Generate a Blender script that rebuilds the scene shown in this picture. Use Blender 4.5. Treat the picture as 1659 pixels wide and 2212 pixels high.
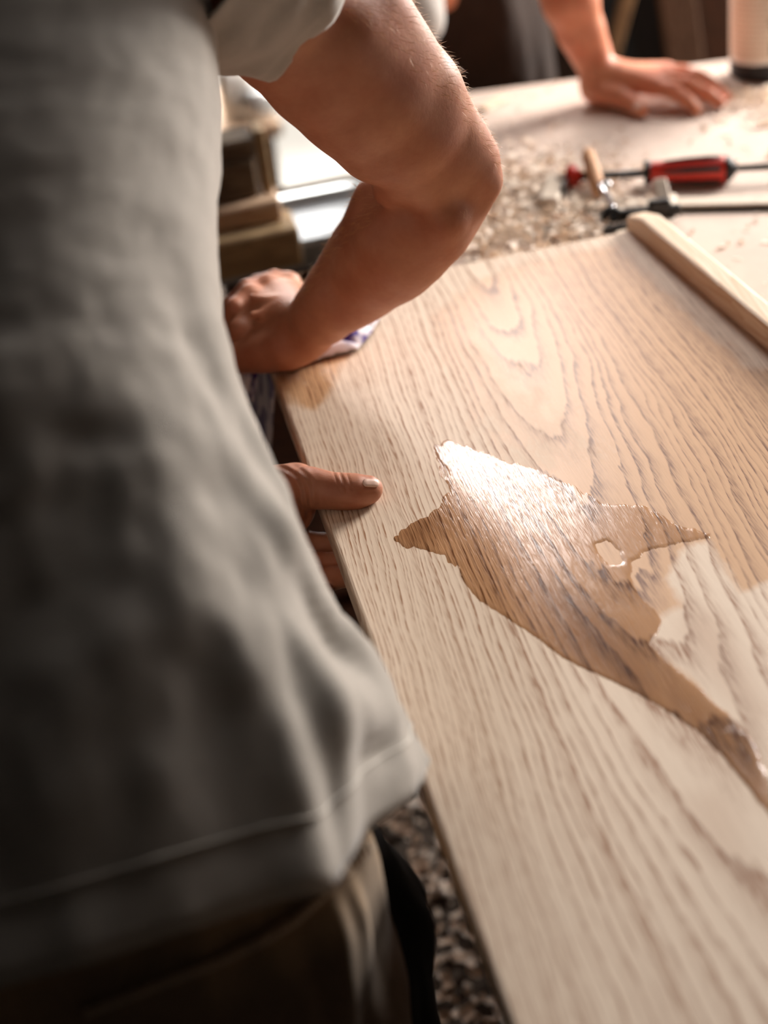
import bpy, math, random
import numpy as np
from mathutils import Vector, Matrix, noise as mnoise
from mathutils.bvhtree import BVHTree

for _o in list(bpy.data.objects):
    bpy.data.objects.remove(_o)
SC = bpy.context.scene
COL = SC.collection
random.seed(7)
RNG = np.random.default_rng(7)

# ------------------------------------------------------------------ camera
F, CX, CY = 3500.0, 829.5, 1106.0
def nrm(v):
    v = np.asarray(v, float); return v/np.linalg.norm(v)
Yw = nrm([-905, -2106, F]); Xw = np.array([27450, -5982, F]); Xw = nrm(Xw-Xw.dot(Yw)*Yw); Zw = np.cross(Xw, Yw)
ROT = np.array([Xw, Yw, Zw]); CAM = np.array([0, 0, 1.73])
cam_data = bpy.data.cameras.new('camera'); cam = bpy.data.objects.new('camera', cam_data); COL.objects.link(cam)
m = Matrix.Identity(4)
for i in range(3):
    m[i][0] = ROT[i][0]; m[i][1] = -ROT[i][1]; m[i][2] = -ROT[i][2]; m[i][3] = CAM[i]
cam.matrix_world = m
cam_data.sensor_fit = 'HORIZONTAL'; cam_data.sensor_width = 24.0; cam_data.lens = F/1659*24.0
cam_data.clip_start = 0.05; cam_data.clip_end = 200
cam_data.dof.use_dof = True; cam_data.dof.focus_distance = 1.47; cam_data.dof.aperture_fstop = 2.15
SC.camera = cam
def ray(px, py): return ROT@np.array([(px-CX)/F, (py-CY)/F, 1.0])
def PZ(px, py, Z): return CAM+ray(px, py)*Z          # point at a depth from the lens
def PH(px, py, h):                                   # point at a height above the floor
    r = ray(px, py); return CAM+r*((h-CAM[2])/r[2])
def proj(P):
    q = (np.asarray(P)-CAM)@ROT; return CX+F*q[..., 0]/q[..., 2], CY+F*q[..., 1]/q[..., 2], q[..., 2]

# ------------------------------------------------------------------ light
W = bpy.data.worlds.new('world'); SC.world = W; W.use_nodes = True
W.node_tree.nodes['Background'].inputs[0].default_value = (0.93, 0.96, 1.0, 1)
W.node_tree.nodes['Background'].inputs[1].default_value = .62
def light(kind, name, loc, target, energy, color, size=None, size_y=None):
    d = bpy.data.lights.new(name, kind); d.energy = energy; d.color = color
    if size: d.shape = 'RECTANGLE'; d.size = size; d.size_y = size_y
    o = bpy.data.objects.new(name, d); COL.objects.link(o); o.location = loc
    o.rotation_euler = (Vector(target)-Vector(loc)).to_track_quat('-Z', 'Y').to_euler(); return o
sun = light('SUN', 'sun', (-4, 6, 8), (0, 6, 3), 1.9, (1, .95, .86)); sun.data.angle = .02
light('AREA', 'window_daylight', (3.12, 3.35, 2.05), (0.2, 1.3, .9), 300, (1, .93, .87), 1.1, 1.5)
light('AREA', 'added_overhead_fill', (2.2, 2.95, 3.56), (1.5, 2.6, 0), 34, (1, .94, .90), 1.1, .95)  # added overhead fill to brighten bench and board, no known source
light('AREA', 'transom_daylight', (1.06, 4.42, 2.62), (.4, 1.3, .9), 48, (1, .90, .86), .50, .80)
light('AREA', 'doorway_daylight', (.40, 4.6, 1.5), (.1, 1.2, .6), 80, (1, .97, .93), 1.1, 1.6)
SC.view_settings.view_transform = 'Standard'; SC.view_settings.look = 'None'
SC.view_settings.gamma = 1; SC.view_settings.use_curve_mapping = False
SC.view_settings.exposure = 0.08

# ------------------------------------------------------------------ helpers
def s2l(c):
    return tuple((x/255/12.92 if x/255 <= .04045 else ((x/255+.055)/1.055)**2.4) for x in c)
def tag(o, label=None, cat=None, group=None, kind=None):
    if label: o['label'] = label
    if cat: o['category'] = cat
    if group: o['group'] = group
    if kind: o['kind'] = kind
    return o
def empty(name, loc=(0, 0, 0), rz=0, label=None, cat=None, group=None):
    o = bpy.data.objects.new(name, None); COL.objects.link(o); o.empty_display_size = .05
    o.location = loc; o.rotation_euler = (0, 0, rz); return tag(o, label, cat, group)
def mk(name, V, Fc, mat, parent=None, smooth=False, loc=None):
    """one mesh object from world (or parent-space) points"""
    V = np.asarray(V, float)
    if loc is not None: V = V-np.asarray(loc)
    me = bpy.data.meshes.new(name); me.from_pydata(V.tolist(), [], [tuple(int(i) for i in f) for f in Fc]); me.update()
    if smooth: me.polygons.foreach_set('use_smooth', [True]*len(me.polygons))
    if mat: me.materials.append(mat)
    o = bpy.data.objects.new(name, me); COL.objects.link(o)
    if loc is not None: o.location = loc
    if parent: o.parent = parent
    return o
class MB:
    def __init__(s): s.V = []; s.F = []; s.n = 0
    def add(s, V, Fc):
        V = np.asarray(V, float).reshape(-1, 3); s.V.append(V); s.F += [tuple(int(i)+s.n for i in f) for f in Fc]; s.n += len(V); return s
    def box(s, lo, hi, bev=.002, M=None):
        lo = np.array(lo, float); hi = np.array(hi, float); c = (lo+hi)/2; h = (hi-lo)/2; b = min(bev, h.min()*.49)
        V = []; idx = {}
        for i, sx in enumerate((-1, 1)):
            for j, sy in enumerate((-1, 1)):
                for k, sz in enumerate((-1, 1)):
                    sg = np.array([sx, sy, sz])
                    for ax in range(3):
                        p = sg*(h-b); p[ax] = sg[ax]*h[ax]; idx[(i, j, k, ax)] = len(V); V.append(c+p)
        Fc = []
        for ax in range(3):
            u, v = (ax+1) % 3, (ax+2) % 3
            for sd in (0, 1):
                q = []
                for a, bb in ((0, 0), (1, 0), (1, 1), (0, 1)):
                    key = [0, 0, 0]; key[ax] = sd; key[u] = a; key[v] = bb; q.append(idx[(*key, ax)])
                Fc.append(q if sd else q[::-1])
        for ax in range(3):            # edge strips along ax
            u, v = (ax+1) % 3, (ax+2) % 3
            for a in (0, 1):
                for bb in (0, 1):
                    k0 = [0, 0, 0]; k0[u] = a; k0[v] = bb; k1 = list(k0); k1[ax] = 1
                    q = [idx[(*k0, u)], idx[(*k1, u)], idx[(*k1, v)], idx[(*k0, v)]]
                    Fc.append(q if a != bb else q[::-1])
        for i in (0, 1):
            for j in (0, 1):
                for k in (0, 1):
                    q = [idx[(i, j, k, 0)], idx[(i, j, k, 1)], idx[(i, j, k, 2)]]
                    Fc.append(q if (i+j+k) % 2 else q[::-1])
        V = np.array(V)
        if M is not None: V = V@np.array(M)[:3, :3].T+np.array(M)[:3, 3]
        return s.add(V, Fc)
    def tube(s, P, r, n=12, cap=True, flat=1.0):
        P = np.array(P, float); r = np.broadcast_to(np.array(r, float), (len(P),)); V = []; T = np.gradient(P, axis=0)
        ref = np.array([0, 0, 1.]) if abs(nrm(T[0])[2]) < .9 else np.array([1., 0, 0])
        u = nrm(np.cross(T[0], ref))
        for i in range(len(P)):
            t = nrm(T[i]); u = nrm(u-u.dot(t)*t); w = np.cross(t, u)
            for a in range(n):
                an = 2*math.pi*a/n; V.append(P[i]+r[i]*(u*math.cos(an)+w*math.sin(an)*flat))
        Fc = [(i*n+a, i*n+(a+1) % n, (i+1)*n+(a+1) % n, (i+1)*n+a) for i in range(len(P)-1) for a in range(n)]
        if cap: Fc += [tuple(range(n))[::-1], tuple((len(P)-1)*n+a for a in range(n))]
        return s.add(V, Fc)
    def lathe(s, prof, c, axis=(0, 0, 1), n=40):
        ax = nrm(axis); u = nrm(np.cross(ax, [0, 1, 0] if abs(ax[1]) < .9 else [1, 0, 0])); w = np.cross(ax, u); V = []
        for r, h in prof:
            for a in range(n):
                an = 2*math.pi*a/n; V.append(np.array(c)+ax*h+max(r, 1e-5)*(u*math.cos(an)+w*math.sin(an)))
        Fc = [(i*n+a, i*n+(a+1) % n, (i+1)*n+(a+1) % n, (i+1)*n+a) for i in range(len(prof)-1) for a in range(n)]
        return s.add(V, Fc)
    def prism(s, poly, z0, z1):
        n = len(poly); V = [(x, y, z0) for x, y in poly]+[(x, y, z1) for x, y in poly]
        return s.add(V, [tuple(range(n))[::-1], tuple(range(n, 2*n))]+[(i, (i+1) % n, n+(i+1) % n, n+i) for i in range(n)])
    def build(s, name, mat, parent=None, smooth=False, loc=None):
        o = mk(name, np.concatenate(s.V), s.F, mat, parent, smooth, loc); return o
def bevelmod(o, w, seg=2):
    b = o.modifiers.new('bevel', 'BEVEL'); b.width = w; b.segments = seg; b.limit_method = 'ANGLE'; return o
def struct(o): o['kind'] = 'structure'; return o

# ------------------------------------------------------------------ materials
class NT:
    def __init__(s, name):
        s.m = bpy.data.materials.new(name); s.m.use_nodes = True; s.t = s.m.node_tree; s.n = s.t.nodes; s.b = s.n['Principled BSDF']
    def lk(s, a, b): s.t.links.new(a, b)
    def val(s, x, sock):
        if isinstance(x, (int, float)): sock.default_value = x
        else: s.lk(x, sock)
    def math(s, op, a, b=0.0, c=None):
        n = s.n.new('ShaderNodeMath'); n.operation = op; s.val(a, n.inputs[0]); s.val(b, n.inputs[1])
        if c is not None: s.val(c, n.inputs[2])
        return n.outputs[0]
    def coord(s, kind='Object'): return s.n.new('ShaderNodeTexCoord').outputs[kind]
    def map(s, v, sc=(1, 1, 1), loc=(0, 0, 0), rot=(0, 0, 0)):
        n = s.n.new('ShaderNodeMapping'); n.inputs['Scale'].default_value = sc; n.inputs['Location'].default_value = loc
        n.inputs['Rotation'].default_value = rot; s.lk(v, n.inputs[0]); return n.outputs[0]
    def noise(s, v, scale, detail=3, rough=.5, dist=0.0):
        n = s.n.new('ShaderNodeTexNoise'); n.inputs['Scale'].default_value = scale; n.inputs['Detail'].default_value = detail
        n.inputs['Roughness'].default_value = rough; n.inputs['Distortion'].default_value = dist; s.lk(v, n.inputs['Vector']); return n.outputs[0]
    def ramp(s, f, stops, interp='LINEAR'):
        n = s.n.new('ShaderNodeValToRGB'); r = n.color_ramp; r.interpolation = interp
        while len(r.elements) < len(stops): r.elements.new(.5)
        for e, (p, c) in zip(r.elements, stops):
            e.position = p; e.color = (*(c if len(c) == 3 else c[:3]), 1) if not isinstance(c, (int, float)) else (c, c, c, 1)
        s.lk(f, n.inputs[0]); return n.outputs[0]
    def mix(s, f, a, b, mode='MIX'):
        n = s.n.new('ShaderNodeMix'); n.data_type = 'RGBA'; n.blend_type = mode
        s.val(f, n.inputs['Factor'])
        for x, k in ((a, 'A'), (b, 'B')):
            sock = [i for i in n.inputs if i.name == k and i.type == 'RGBA'][0]
            if isinstance(x, tuple): sock.default_value = (*x[:3], 1)
            else: s.lk(x, sock)
        return [o for o in n.outputs if o.type == 'RGBA'][0]
    def sep(s, v):
        n = s.n.new('ShaderNodeSeparateXYZ'); s.lk(v, n.inputs[0]); return n.outputs
    def bump(s, h, strength=.3, dist=.001):
        n = s.n.new('ShaderNodeBump'); n.inputs['Strength'].default_value = strength; n.inputs['Distance'].default_value = dist
        s.lk(h, n.inputs['Height']); s.lk(n.outputs[0], s.b.inputs['Normal'])
    def attr(s, name):
        n = s.n.new('ShaderNodeAttribute'); n.attribute_name = name; return n.outputs['Fac']
    def col(s, c): s.val(c, s.b.inputs['Base Color']) if not isinstance(c, tuple) else setattr(s.b.inputs['Base Color'], 'default_value', (*c[:3], 1))
    def rough(s, r): s.val(r, s.b.inputs['Roughness'])
def simple(name, c, rough=.6, metal=0, var=.15, scale=30, bump=.15, bdist=.0005):
    t = NT(name); c = s2l(c); v = t.coord(); n = t.noise(v, scale, 5, .6)
    t.col(t.ramp(n, [(.25, tuple(x*(1-var) for x in c)), (.75, tuple(min(1, x*(1+var)) for x in c))]))
    t.rough(rough); t.b.inputs['Metallic'].default_value = metal
    if bump: t.bump(t.noise(v, scale*6, 4, .6), bump, bdist)
    return t.m
def wood(name, base, dark, axis=1, scale=1.0, rough=.6):
    """plain sawn timber with grain running along one local axis"""
    t = NT(name); v = t.coord(); sc = [18*scale]*3; sc[axis] = 1.2*scale
    w = t.noise(t.map(v, tuple(sc)), 1.6, 3, .6, .6)
    rings = t.math('FRACT', t.math('MULTIPLY', w, 11))
    sc2 = [260*scale]*3; sc2[axis] = 6*scale
    fib = t.noise(t.map(v, tuple(sc2)), 1.0, 2, .6)
    f = t.math('ADD', t.math('MULTIPLY', rings, .55), t.math('MULTIPLY', fib, .5))
    t.col(t.ramp(f, [(.15, s2l(base)), (.95, s2l(dark))])); t.rough(rough); t.bump(fib, .25, .0004); return t.m

def oak(name, wet):
    """the big oiled board: cathedral grain from a ring field, pores, the oiled zone and painted batten shade from a stain mask"""
    t = NT(name); v = t.coord(); X, Y, Z = t.sep(v)
    warp = t.math('SUBTRACT', t.noise(t.map(v, (5.5, 2.0, 5)), 1.0, 3, .55), .5)
    warp2 = t.math('SUBTRACT', t.noise(t.map(v, (50, 9, 40), (3, 1, 0)), 1.0, 3, .6), .5)
    x0 = t.math('ADD', .372, t.math('MULTIPLY', t.math('SUBTRACT', Y, 1.2), .07))
    u = t.math('SUBTRACT', X, x0)
    u = t.math('ADD', u, t.math('MULTIPLY', warp, .05))
    au = t.math('SQRT', t.math('ADD', t.math('MULTIPLY', u, u), .00004))
    U = t.math('ADD', t.math('MULTIPLY', au, 66), t.math('MULTIPLY', t.math('MULTIPLY', au, au), 400))
    Vv = t.math('MULTIPLY', t.math('SUBTRACT', 1.80, Y), 8.6)
    R = t.math('SQRT', t.math('ADD', t.math('MULTIPLY', U, U), t.math('MULTIPLY', Vv, Vv)))
    R = t.math('ADD', R, t.math('MULTIPLY', warp, 1.6)); R = t.math('ADD', R, t.math('MULTIPLY', warp2, 1.0))
    jn = t.n.new('ShaderNodeTexNoise'); jn.noise_dimensions = '1D'; jn.inputs['Scale'].default_value = .55; jn.inputs['Detail'].default_value = 1; t.lk(R, jn.inputs['W'])
    R = t.math('ADD', R, t.math('MULTIPLY', jn.outputs[0], 1.5))
    wn = t.n.new('ShaderNodeTexWhiteNoise'); wn.noise_dimensions = '1D'; t.lk(t.math('FLOOR', R), wn.inputs['W'])
    fr = t.math('FRACT', R)
    line = t.ramp(fr, [(0, .9), (.10, .62), (.32, .24), (.60, .05), (.92, 0.0), (1.0, .9)])
    fib = t.noise(t.map(v, (420, 15, 300)), 1.0, 2, .65)
    pores = t.ramp(t.noise(t.map(v, (700, 38, 500), (5, 2, 1)), 1.0, 2, .5), [(.42, 1.0), (.56, 0.0)])
    patch = t.noise(t.map(v, (14, 4, 10), (1, 7, 2)), 1.0, 3, .6)
    st = t.math('MULTIPLY', t.math('ADD', .45, t.math('MULTIPLY', pores, .9)), line)
    st = t.math('MULTIPLY', st, t.math('ADD', .45, t.math('MULTIPLY', patch, 1.1)))
    st = t.math('MULTIPLY', st, t.math('ADD', .55, t.math('MULTIPLY', wn.outputs[0], .9)))
    st = t.math('ADD', st, t.math('MULTIPLY', t.math('SUBTRACT', fib, .5), .30))
    st = t.math('MAXIMUM', t.math('MINIMUM', st, 1), 0)
    dry = t.mix(t.math('MULTIPLY', st, .98), s2l((226, 206, 184)), s2l((146, 100, 64)))
    oil = t.mix(st, s2l((208, 166, 126)), s2l((112, 68, 36)))
    sat = t.mix(st, s2l((164, 116, 78)), s2l((76, 44, 22)))
    if wet:
        deep = t.attr('deep')
        c = t.mix(t.math('MULTIPLY', deep, 1.0), t.mix(.6, oil, sat), sat)
        c = t.mix(t.math('MULTIPLY', deep, t.math('MULTIPLY', patch, .85)), c, s2l((80, 48, 26)))
        t.rough(t.math('ADD', .13, t.math('MULTIPLY', fib, .12))); t.b.inputs['IOR'].default_value = 1.47
        h = t.math('ADD', t.math('MULTIPLY', pores, -.6), t.noise(t.map(v, (60, 16, 40)), 1.0, 3, .6))
        t.bump(h, .28, .0005)
    else:
        o = t.attr('oil'); edge = t.math('ADD', o, t.math('MULTIPLY', t.math('SUBTRACT', t.noise(t.map(v, (60, 20, 40)), 1.0, 4, .7), .5), .75))
        oo = t.ramp(edge, [(.30, 0.0), (.62, 1.0)])
        c = t.mix(oo, dry, oil)
        stn_shd = t.attr('stain_shade'); c = t.mix(t.math('MULTIPLY', stn_shd, .85), c, sat)
        t.b.inputs['Specular IOR Level'].default_value = .40; t.rough(t.math('SUBTRACT', .54, t.math('MULTIPLY', oo, .17)))
        h = t.math('ADD', t.math('MULTIPLY', pores, -.5), t.math('MULTIPLY', fib, .5)); t.bump(h, .12, .0003)
    t.col(c); return t.m

def fabric(name, c, weave=900, var=.12, fold=.0, sheen=.3, blot=None):
    t = NT(name); v = t.coord(); c = s2l(c)
    w = t.noise(v, weave, 2, .7); big = t.noise(v, 22, 4, .6); mid = t.noise(v, 120, 4, .7)
    f = t.math('ADD', t.math('MULTIPLY', w, .35), t.math('ADD', t.math('MULTIPLY', big, .35), t.math('MULTIPLY', mid, .3)))
    cc = t.ramp(f, [(.3, tuple(x*(1-var) for x in c)), (.7, tuple(min(1, x*(1+var)) for x in c))])
    if blot: cc = t.mix(t.ramp(t.noise(v, blot[1], 2, .5), [(.47, 0.0), (.54, 1.0)]), cc, s2l(blot[0]))
    t.col(cc); t.rough(.92); t.b.inputs['Sheen Weight'].default_value = sheen; t.b.inputs['Specular IOR Level'].default_value = .15
    t.bump(t.math('ADD', t.math('MULTIPLY', w, .5), mid), .35, .0008); return t.m
def skin(name, base, red):
    t = NT(name); v = t.coord(); n1 = t.noise(v, 16, 4, .6); n2 = t.noise(v, 160, 4, .65); cr = t.noise(t.map(v, (300, 900, 300)), 1.0, 3, .6)
    c = t.ramp(n1, [(.3, s2l(base)), (.72, s2l(red))]); c = t.mix(t.math('MULTIPLY', n2, .22), c, s2l(tuple(x*.62 for x in red)))
    t.col(c); t.rough(t.math('ADD', .38, t.math('MULTIPLY', n2, .22))); t.b.inputs['Subsurface Weight'].default_value = .12
    t.b.inputs['Subsurface Radius'].default_value = (.012, .004, .002); t.b.inputs['Subsurface Scale'].default_value = .5
    crease = t.attr('crease')
    h = t.math('ADD', t.math('MULTIPLY', n2, .5), t.math('ADD', t.math('MULTIPLY', cr, .25), t.math('MULTIPLY', crease, 2.2))); t.bump(h, .5, .0010); return t.m

M = {}
M['oak'] = oak('oak_dry', False); M['oak_wet'] = oak('oak_oiled', True)
M['peg'] = wood('peg_wood', (222, 176, 136), (190, 136, 96), 2, .8, .7)
M['batten'] = wood('batten_oak', (246, 230, 208), (212, 174, 136), 1, 1.0, .5)
M['bench'] = simple('dusty_bench_top', (212, 192, 178), .8, 0, .13, 9, .3)
M['bench_leg'] = wood('bench_leg_wood', (120, 92, 66), (82, 58, 38), 2, .6, .8)
M['skin'] = skin('skin_tanned', (202, 142, 110), (174, 102, 72))
M['skin2'] = skin('skin_ruddy', (238, 166, 130), (226, 132, 98))
M['nail'] = simple('nail', (226, 190, 172), .3, 0, .05, 40, .05)
M['hair'] = simple('arm_hair', (226, 172, 120), .5, 0, .2, 10, 0)
M['head_hair'] = simple('head_hair', (70, 50, 34), .7, 0, .3, 60, .5, .003)
M['shirt'] = fabric('grey_jersey', (174, 167, 158), 1000, .10)
M['shirt2'] = fabric('light_grey_jersey', (176, 172, 166))
M['seam'] = fabric('seam_thread', (206, 201, 192), 1500, .1)
M['trousers'] = fabric('olive_twill', (160, 134, 104), 900, .25, blot=None)
M['stitch'] = fabric('ribbed_band', (214, 190, 162), 1500, .2)
M['black'] = fabric('black_canvas', (26, 22, 21), 1200, .3, sheen=.1)
M['dark_trousers'] = fabric('dark_brown_canvas', (48, 34, 26), 300, .4, sheen=.1)
M['rag'] = fabric('rag_cotton', (226, 220, 226), 1400, .08, blot=((72, 52, 128), 26))
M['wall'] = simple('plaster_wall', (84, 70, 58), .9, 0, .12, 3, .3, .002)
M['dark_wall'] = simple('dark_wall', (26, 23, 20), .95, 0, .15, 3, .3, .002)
M['floor'] = simple('concrete_floor', (84, 72, 62), .85, 0, .25, 12, .4, .002)
M['ground'] = simple('pale_ground', (226, 222, 214), .95, 0, .05, 1, .1)
M['frame'] = simple('painted_frame', (196, 192, 184), .6, 0, .05, 6, .1)
M['steel'] = simple('steel', (150, 146, 140), .38, .9, .1, 40, .1)
M['chrome'] = simple('chrome', (222, 226, 230), .15, 1.0, .03, 40, 0)
M['dusty'] = simple('dusty_steel', (206, 192, 176), .7, .1, .12, 60, .3)
M['black_metal'] = simple('black_metal', (22, 20, 19), .45, .2, .2, 60, .1)
M['red'] = simple('red_plastic', (206, 46, 30), .38, 0, .08, 30, .05)
M['rubber'] = simple('black_rubber', (26, 25, 26), .6, 0, .1, 80, .2)
M['grey_metal'] = simple('grey_machine_paint', (150, 154, 158), .45, .3, .12, 9, .1)
M['alu'] = simple('aluminium', (220, 222, 222), .3, .6, .04, 30, .05)
M['white_plastic'] = simple('white_plastic', (236, 232, 226), .4, 0, .03, 12, .05)
M['beam'] = wood('old_beam', (188, 160, 118), (128, 102, 70), 0, .7, .8)
M['beam_dark'] = wood('weathered_beam', (132, 112, 88), (70, 56, 42), 0, .7, .85)
M['beam_pale'] = wood('pale_beam', (214, 186, 158), (176, 138, 104), 0, .7, .8)
M['redwood'] = wood('red_brown_board', (98, 58, 38), (52, 28, 18), 0, .7, .7)

# ------------------------------------------------------------------ implicit bodies (smooth union, then surface nets)
def cone(a, b, ra, rb, k=.01, flat=None): return (np.array(a, float), np.array(b, float), ra, rb, k, flat)
def chain(P, R, k=.01, flat=None): return [cone(P[i], P[i+1], R[i], R[i+1], k, flat) for i in range(len(P)-1)]
def sdf_mesh(prims, res, disp=None):
    pts = np.array([p for q in prims for p in (q[0], q[1])]); rad = np.array([r for q in prims for r in (q[2], q[3])])
    lo = (pts-rad[:, None]).min(0)-4*res; hi = (pts+rad[:, None]).max(0)+4*res
    n = np.ceil((hi-lo)/res).astype(int)+1; f = np.full(n, .1, np.float32)
    for a, b, ra, rb, k, flat in prims:
        mg = max(ra, rb)+max(k, 0)+3*res
        i0 = np.maximum(np.floor((np.minimum(a, b)-mg-lo)/res).astype(int), 0); i1 = np.minimum(np.ceil((np.maximum(a, b)+mg-lo)/res).astype(int)+1, n)
        g = [np.arange(i0[d], i1[d])*res+lo[d] for d in range(3)]
        px, py, pz = np.meshgrid(*g, indexing='ij'); P = np.stack([px, py, pz], -1)-a
        ba = b-a; L = max(ba.dot(ba), 1e-12); tt = np.clip(P@ba/L, 0, 1); D = P-tt[..., None]*ba
        if flat is not None:
            nn = nrm(flat[0]); D = D+((D@nn)*(1/flat[1]-1))[..., None]*nn
        d = np.linalg.norm(D, axis=-1)-(ra+(rb-ra)*tt)
        if flat is not None: d = d*min(1, flat[1]*1.15)
        s = tuple(slice(i0[d_], i1[d_]) for d_ in range(3)); o = f[s]
        if k < 0:      # carve
            kk = -k; h = np.clip(.5-.5*(o+d)/kk, 0, 1); f[s] = o+(-d-o)*h+kk*h*(1-h)
        else:
            h = np.clip(.5+.5*(o-d)/k, 0, 1); f[s] = o+(d-o)*h-k*h*(1-h)
    c = [f[i:f.shape[0]-1+i, j:f.shape[1]-1+j, kk:f.shape[2]-1+kk] for i in (0, 1) for j in (0, 1) for kk in (0, 1)]
    ins = sum((x < 0).astype(np.int8) for x in c); act = (ins > 0) & (ins < 8); A = np.argwhere(act); idx = np.full(act.shape, -1, np.int32); idx[tuple(A.T)] = np.arange(len(A))
    cv = np.stack([x[act] for x in c], 1); off = np.array([(i, j, kk) for i in (0, 1) for j in (0, 1) for kk in (0, 1)], float)
    acc = np.zeros((len(A), 3)); cnt = np.zeros(len(A))
    for e0 in range(8):
        for bit in (1, 2, 4):
            e1 = e0 | bit
            if e1 == e0: continue
            v0, v1 = cv[:, e0], cv[:, e1]; cr = (v0 < 0) != (v1 < 0); tt = np.where(cr, v0/np.where(cr, v0-v1, 1), 0)
            acc += np.where(cr[:, None], off[e0]+(off[e1]-off[e0])*tt[:, None], 0); cnt += cr
    V = lo+(A+acc/cnt[:, None])*res; Q = []
    for ax in range(3):
        s0 = [slice(0, -1)]*3; s1 = [slice(0, -1)]*3; s1[ax] = slice(1, None)
        a0 = f[tuple(s0)]; a1 = f[tuple(s1)] if True else None
        sh = np.minimum(a0.shape, a1.shape); a0 = a0[:sh[0], :sh[1], :sh[2]]; a1 = a1[:sh[0], :sh[1], :sh[2]]
        cr = (a0 < 0) != (a1 < 0); E = np.argwhere(cr); u, w = (ax+1) % 3, (ax+2) % 3
        E = E[(E[:, u] > 0) & (E[:, w] > 0)]; pos = a0[tuple(E.T)] < 0
        def at(du, dw):
            q = E.copy(); q[:, u] += du; q[:, w] += dw; return idx[tuple(q.T)]
        q = np.stack([at(-1, -1), at(0, -1), at(0, 0), at(-1, 0)], 1); q[~pos] = q[~pos][:, ::-1]; q = q[(q >= 0).all(1)]; Q.append(q)
    Q = np.concatenate(Q); vol = np.einsum('ij,ij->i', V[Q[:, 0]]-V.mean(0), np.cross(V[Q[:, 2]]-V[Q[:, 0]], V[Q[:, 3]]-V[Q[:, 1]])).sum()
    return V, (Q if vol > 0 else Q[:, ::-1])
def fold_noise(p, s, oct=3): return mnoise.fractal(Vector(p)*s, 1.0, 2.0, oct)
def normals(V, Q):
    n = np.cross(V[Q[:, 2]]-V[Q[:, 0]], V[Q[:, 3]]-V[Q[:, 1]]); N = np.zeros_like(V)
    for j in range(4): np.add.at(N, Q[:, j], n)
    return N/np.maximum(np.linalg.norm(N, axis=1), 1e-9)[:, None]
def merge(parts):
    V = []; Q = []; n = 0
    for v, q in parts: V.append(v); Q.append(q+n); n += len(v)
    return np.concatenate(V), np.concatenate(Q)

PT = .93            # height of the board's top face
BT = .90            # height of the bench top

# ================================================================== the room
X0, X1, Y0, Y1, HT = -2.6, 3.0, -1.8, 4.2, 3.5
floor = struct(MB().box((X0, Y0, -.08), (X1, Y1, 0), .001).build('floor', M['floor']))
SX0, SX1, SY0, SY1 = 1.6, 2.8, 2.32, 3.38      # added roof opening, made up for the overhead fill lamp
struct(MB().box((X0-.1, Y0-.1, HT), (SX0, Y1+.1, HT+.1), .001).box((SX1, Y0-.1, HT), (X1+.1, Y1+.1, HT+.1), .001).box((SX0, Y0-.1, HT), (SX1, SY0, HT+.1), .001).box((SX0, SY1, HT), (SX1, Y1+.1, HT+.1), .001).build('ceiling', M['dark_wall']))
struct(MB().box((SX0-.03, SY0-.03, HT-.02), (SX1+.03, SY0+.03, HT-.001)).box((SX0-.03, SY1-.03, HT-.02), (SX1+.03, SY1+.03, HT-.001)).box((SX0-.03, SY0+.03, HT-.02), (SX0+.03, SY1-.03, HT-.001)).box((SX1-.03, SY0+.03, HT-.02), (SX1+.03, SY1-.03, HT-.001)).build('added_roof_frame', M['frame']))  # unseen frame around the added roof opening
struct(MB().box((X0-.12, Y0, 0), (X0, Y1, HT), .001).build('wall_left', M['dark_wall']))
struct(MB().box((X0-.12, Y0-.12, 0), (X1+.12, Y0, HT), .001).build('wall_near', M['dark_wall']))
fw = MB()      # far wall with a doorway and a transom window
DX0, DX1, DH = -.10, .98, 2.1; WX0, WX1, WZ0, WZ1 = .74, 1.38, 2.16, 3.08
fw.box((X0-.12, Y1, 0), (DX0, Y1+.14, HT), .001); fw.box((DX0, Y1, DH), (WX0, Y1+.14, HT), .001)
fw.box((WX0, Y1, DH), (WX1, Y1+.14, WZ0), .001); fw.box((WX0, Y1, WZ1), (WX1, Y1+.14, HT), .001)
fw.box((WX1, Y1, DH), (X1+.12, Y1+.14, HT), .001); fw.box((DX1, Y1, 0), (X1+.12, Y1+.14, DH), .001)
struct(fw.build('wall_far', M['wall']))
rw = MB()
RY0, RY1, RZ0, RZ1 = 2.7, 4.0, 1.2, 2.9
rw.box((X1, Y0, 0), (X1+.12, RY0, HT), .001); rw.box((X1, RY1, 0), (X1+.12, Y1, HT), .001)
rw.box((X1, RY0, 0), (X1+.12, RY1, RZ0), .001); rw.box((X1, RY0, RZ1), (X1+.12, RY1, HT), .001)
struct(rw.build('wall_right', M['wall']))
def frame_y(name, x0, x1, z0, z1, y, sill=True, mull=0, mat=M['frame']):
    b = MB(); t = .05
    b.box((x0, y-.02, z0), (x0+t, y+.1, z1)); b.box((x1-t, y-.02, z0), (x1, y+.1, z1)); b.box((x0+t, y-.02, z1-t), (x1-t, y+.1, z1))
    if sill: b.box((x0+t, y-.04, z0), (x1-t, y+.1, z0+t))
    for i in range(mull):
        x = x0+(x1-x0)*(i+1)/(mull+1); b.box((x-.012, y+.02, z0+t), (x+.012, y+.06, z1-t))
    return struct(b.build(name, mat))
frame_y('window_1', WX0, WX1, WZ0, WZ1, Y1, True, 1)
frame_y('door_1', DX0, DX1, 0, DH, Y1, False, 0)
b = MB(); t = .05
for y in (RY0, RY1-t): b.box((X1-.02, y, RZ0), (X1+.08, y+t, RZ1))
for z in (RZ0, RZ1-t): b.box((X1-.02, RY0+t, z), (X1+.08, RY1-t, z+t))
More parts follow.
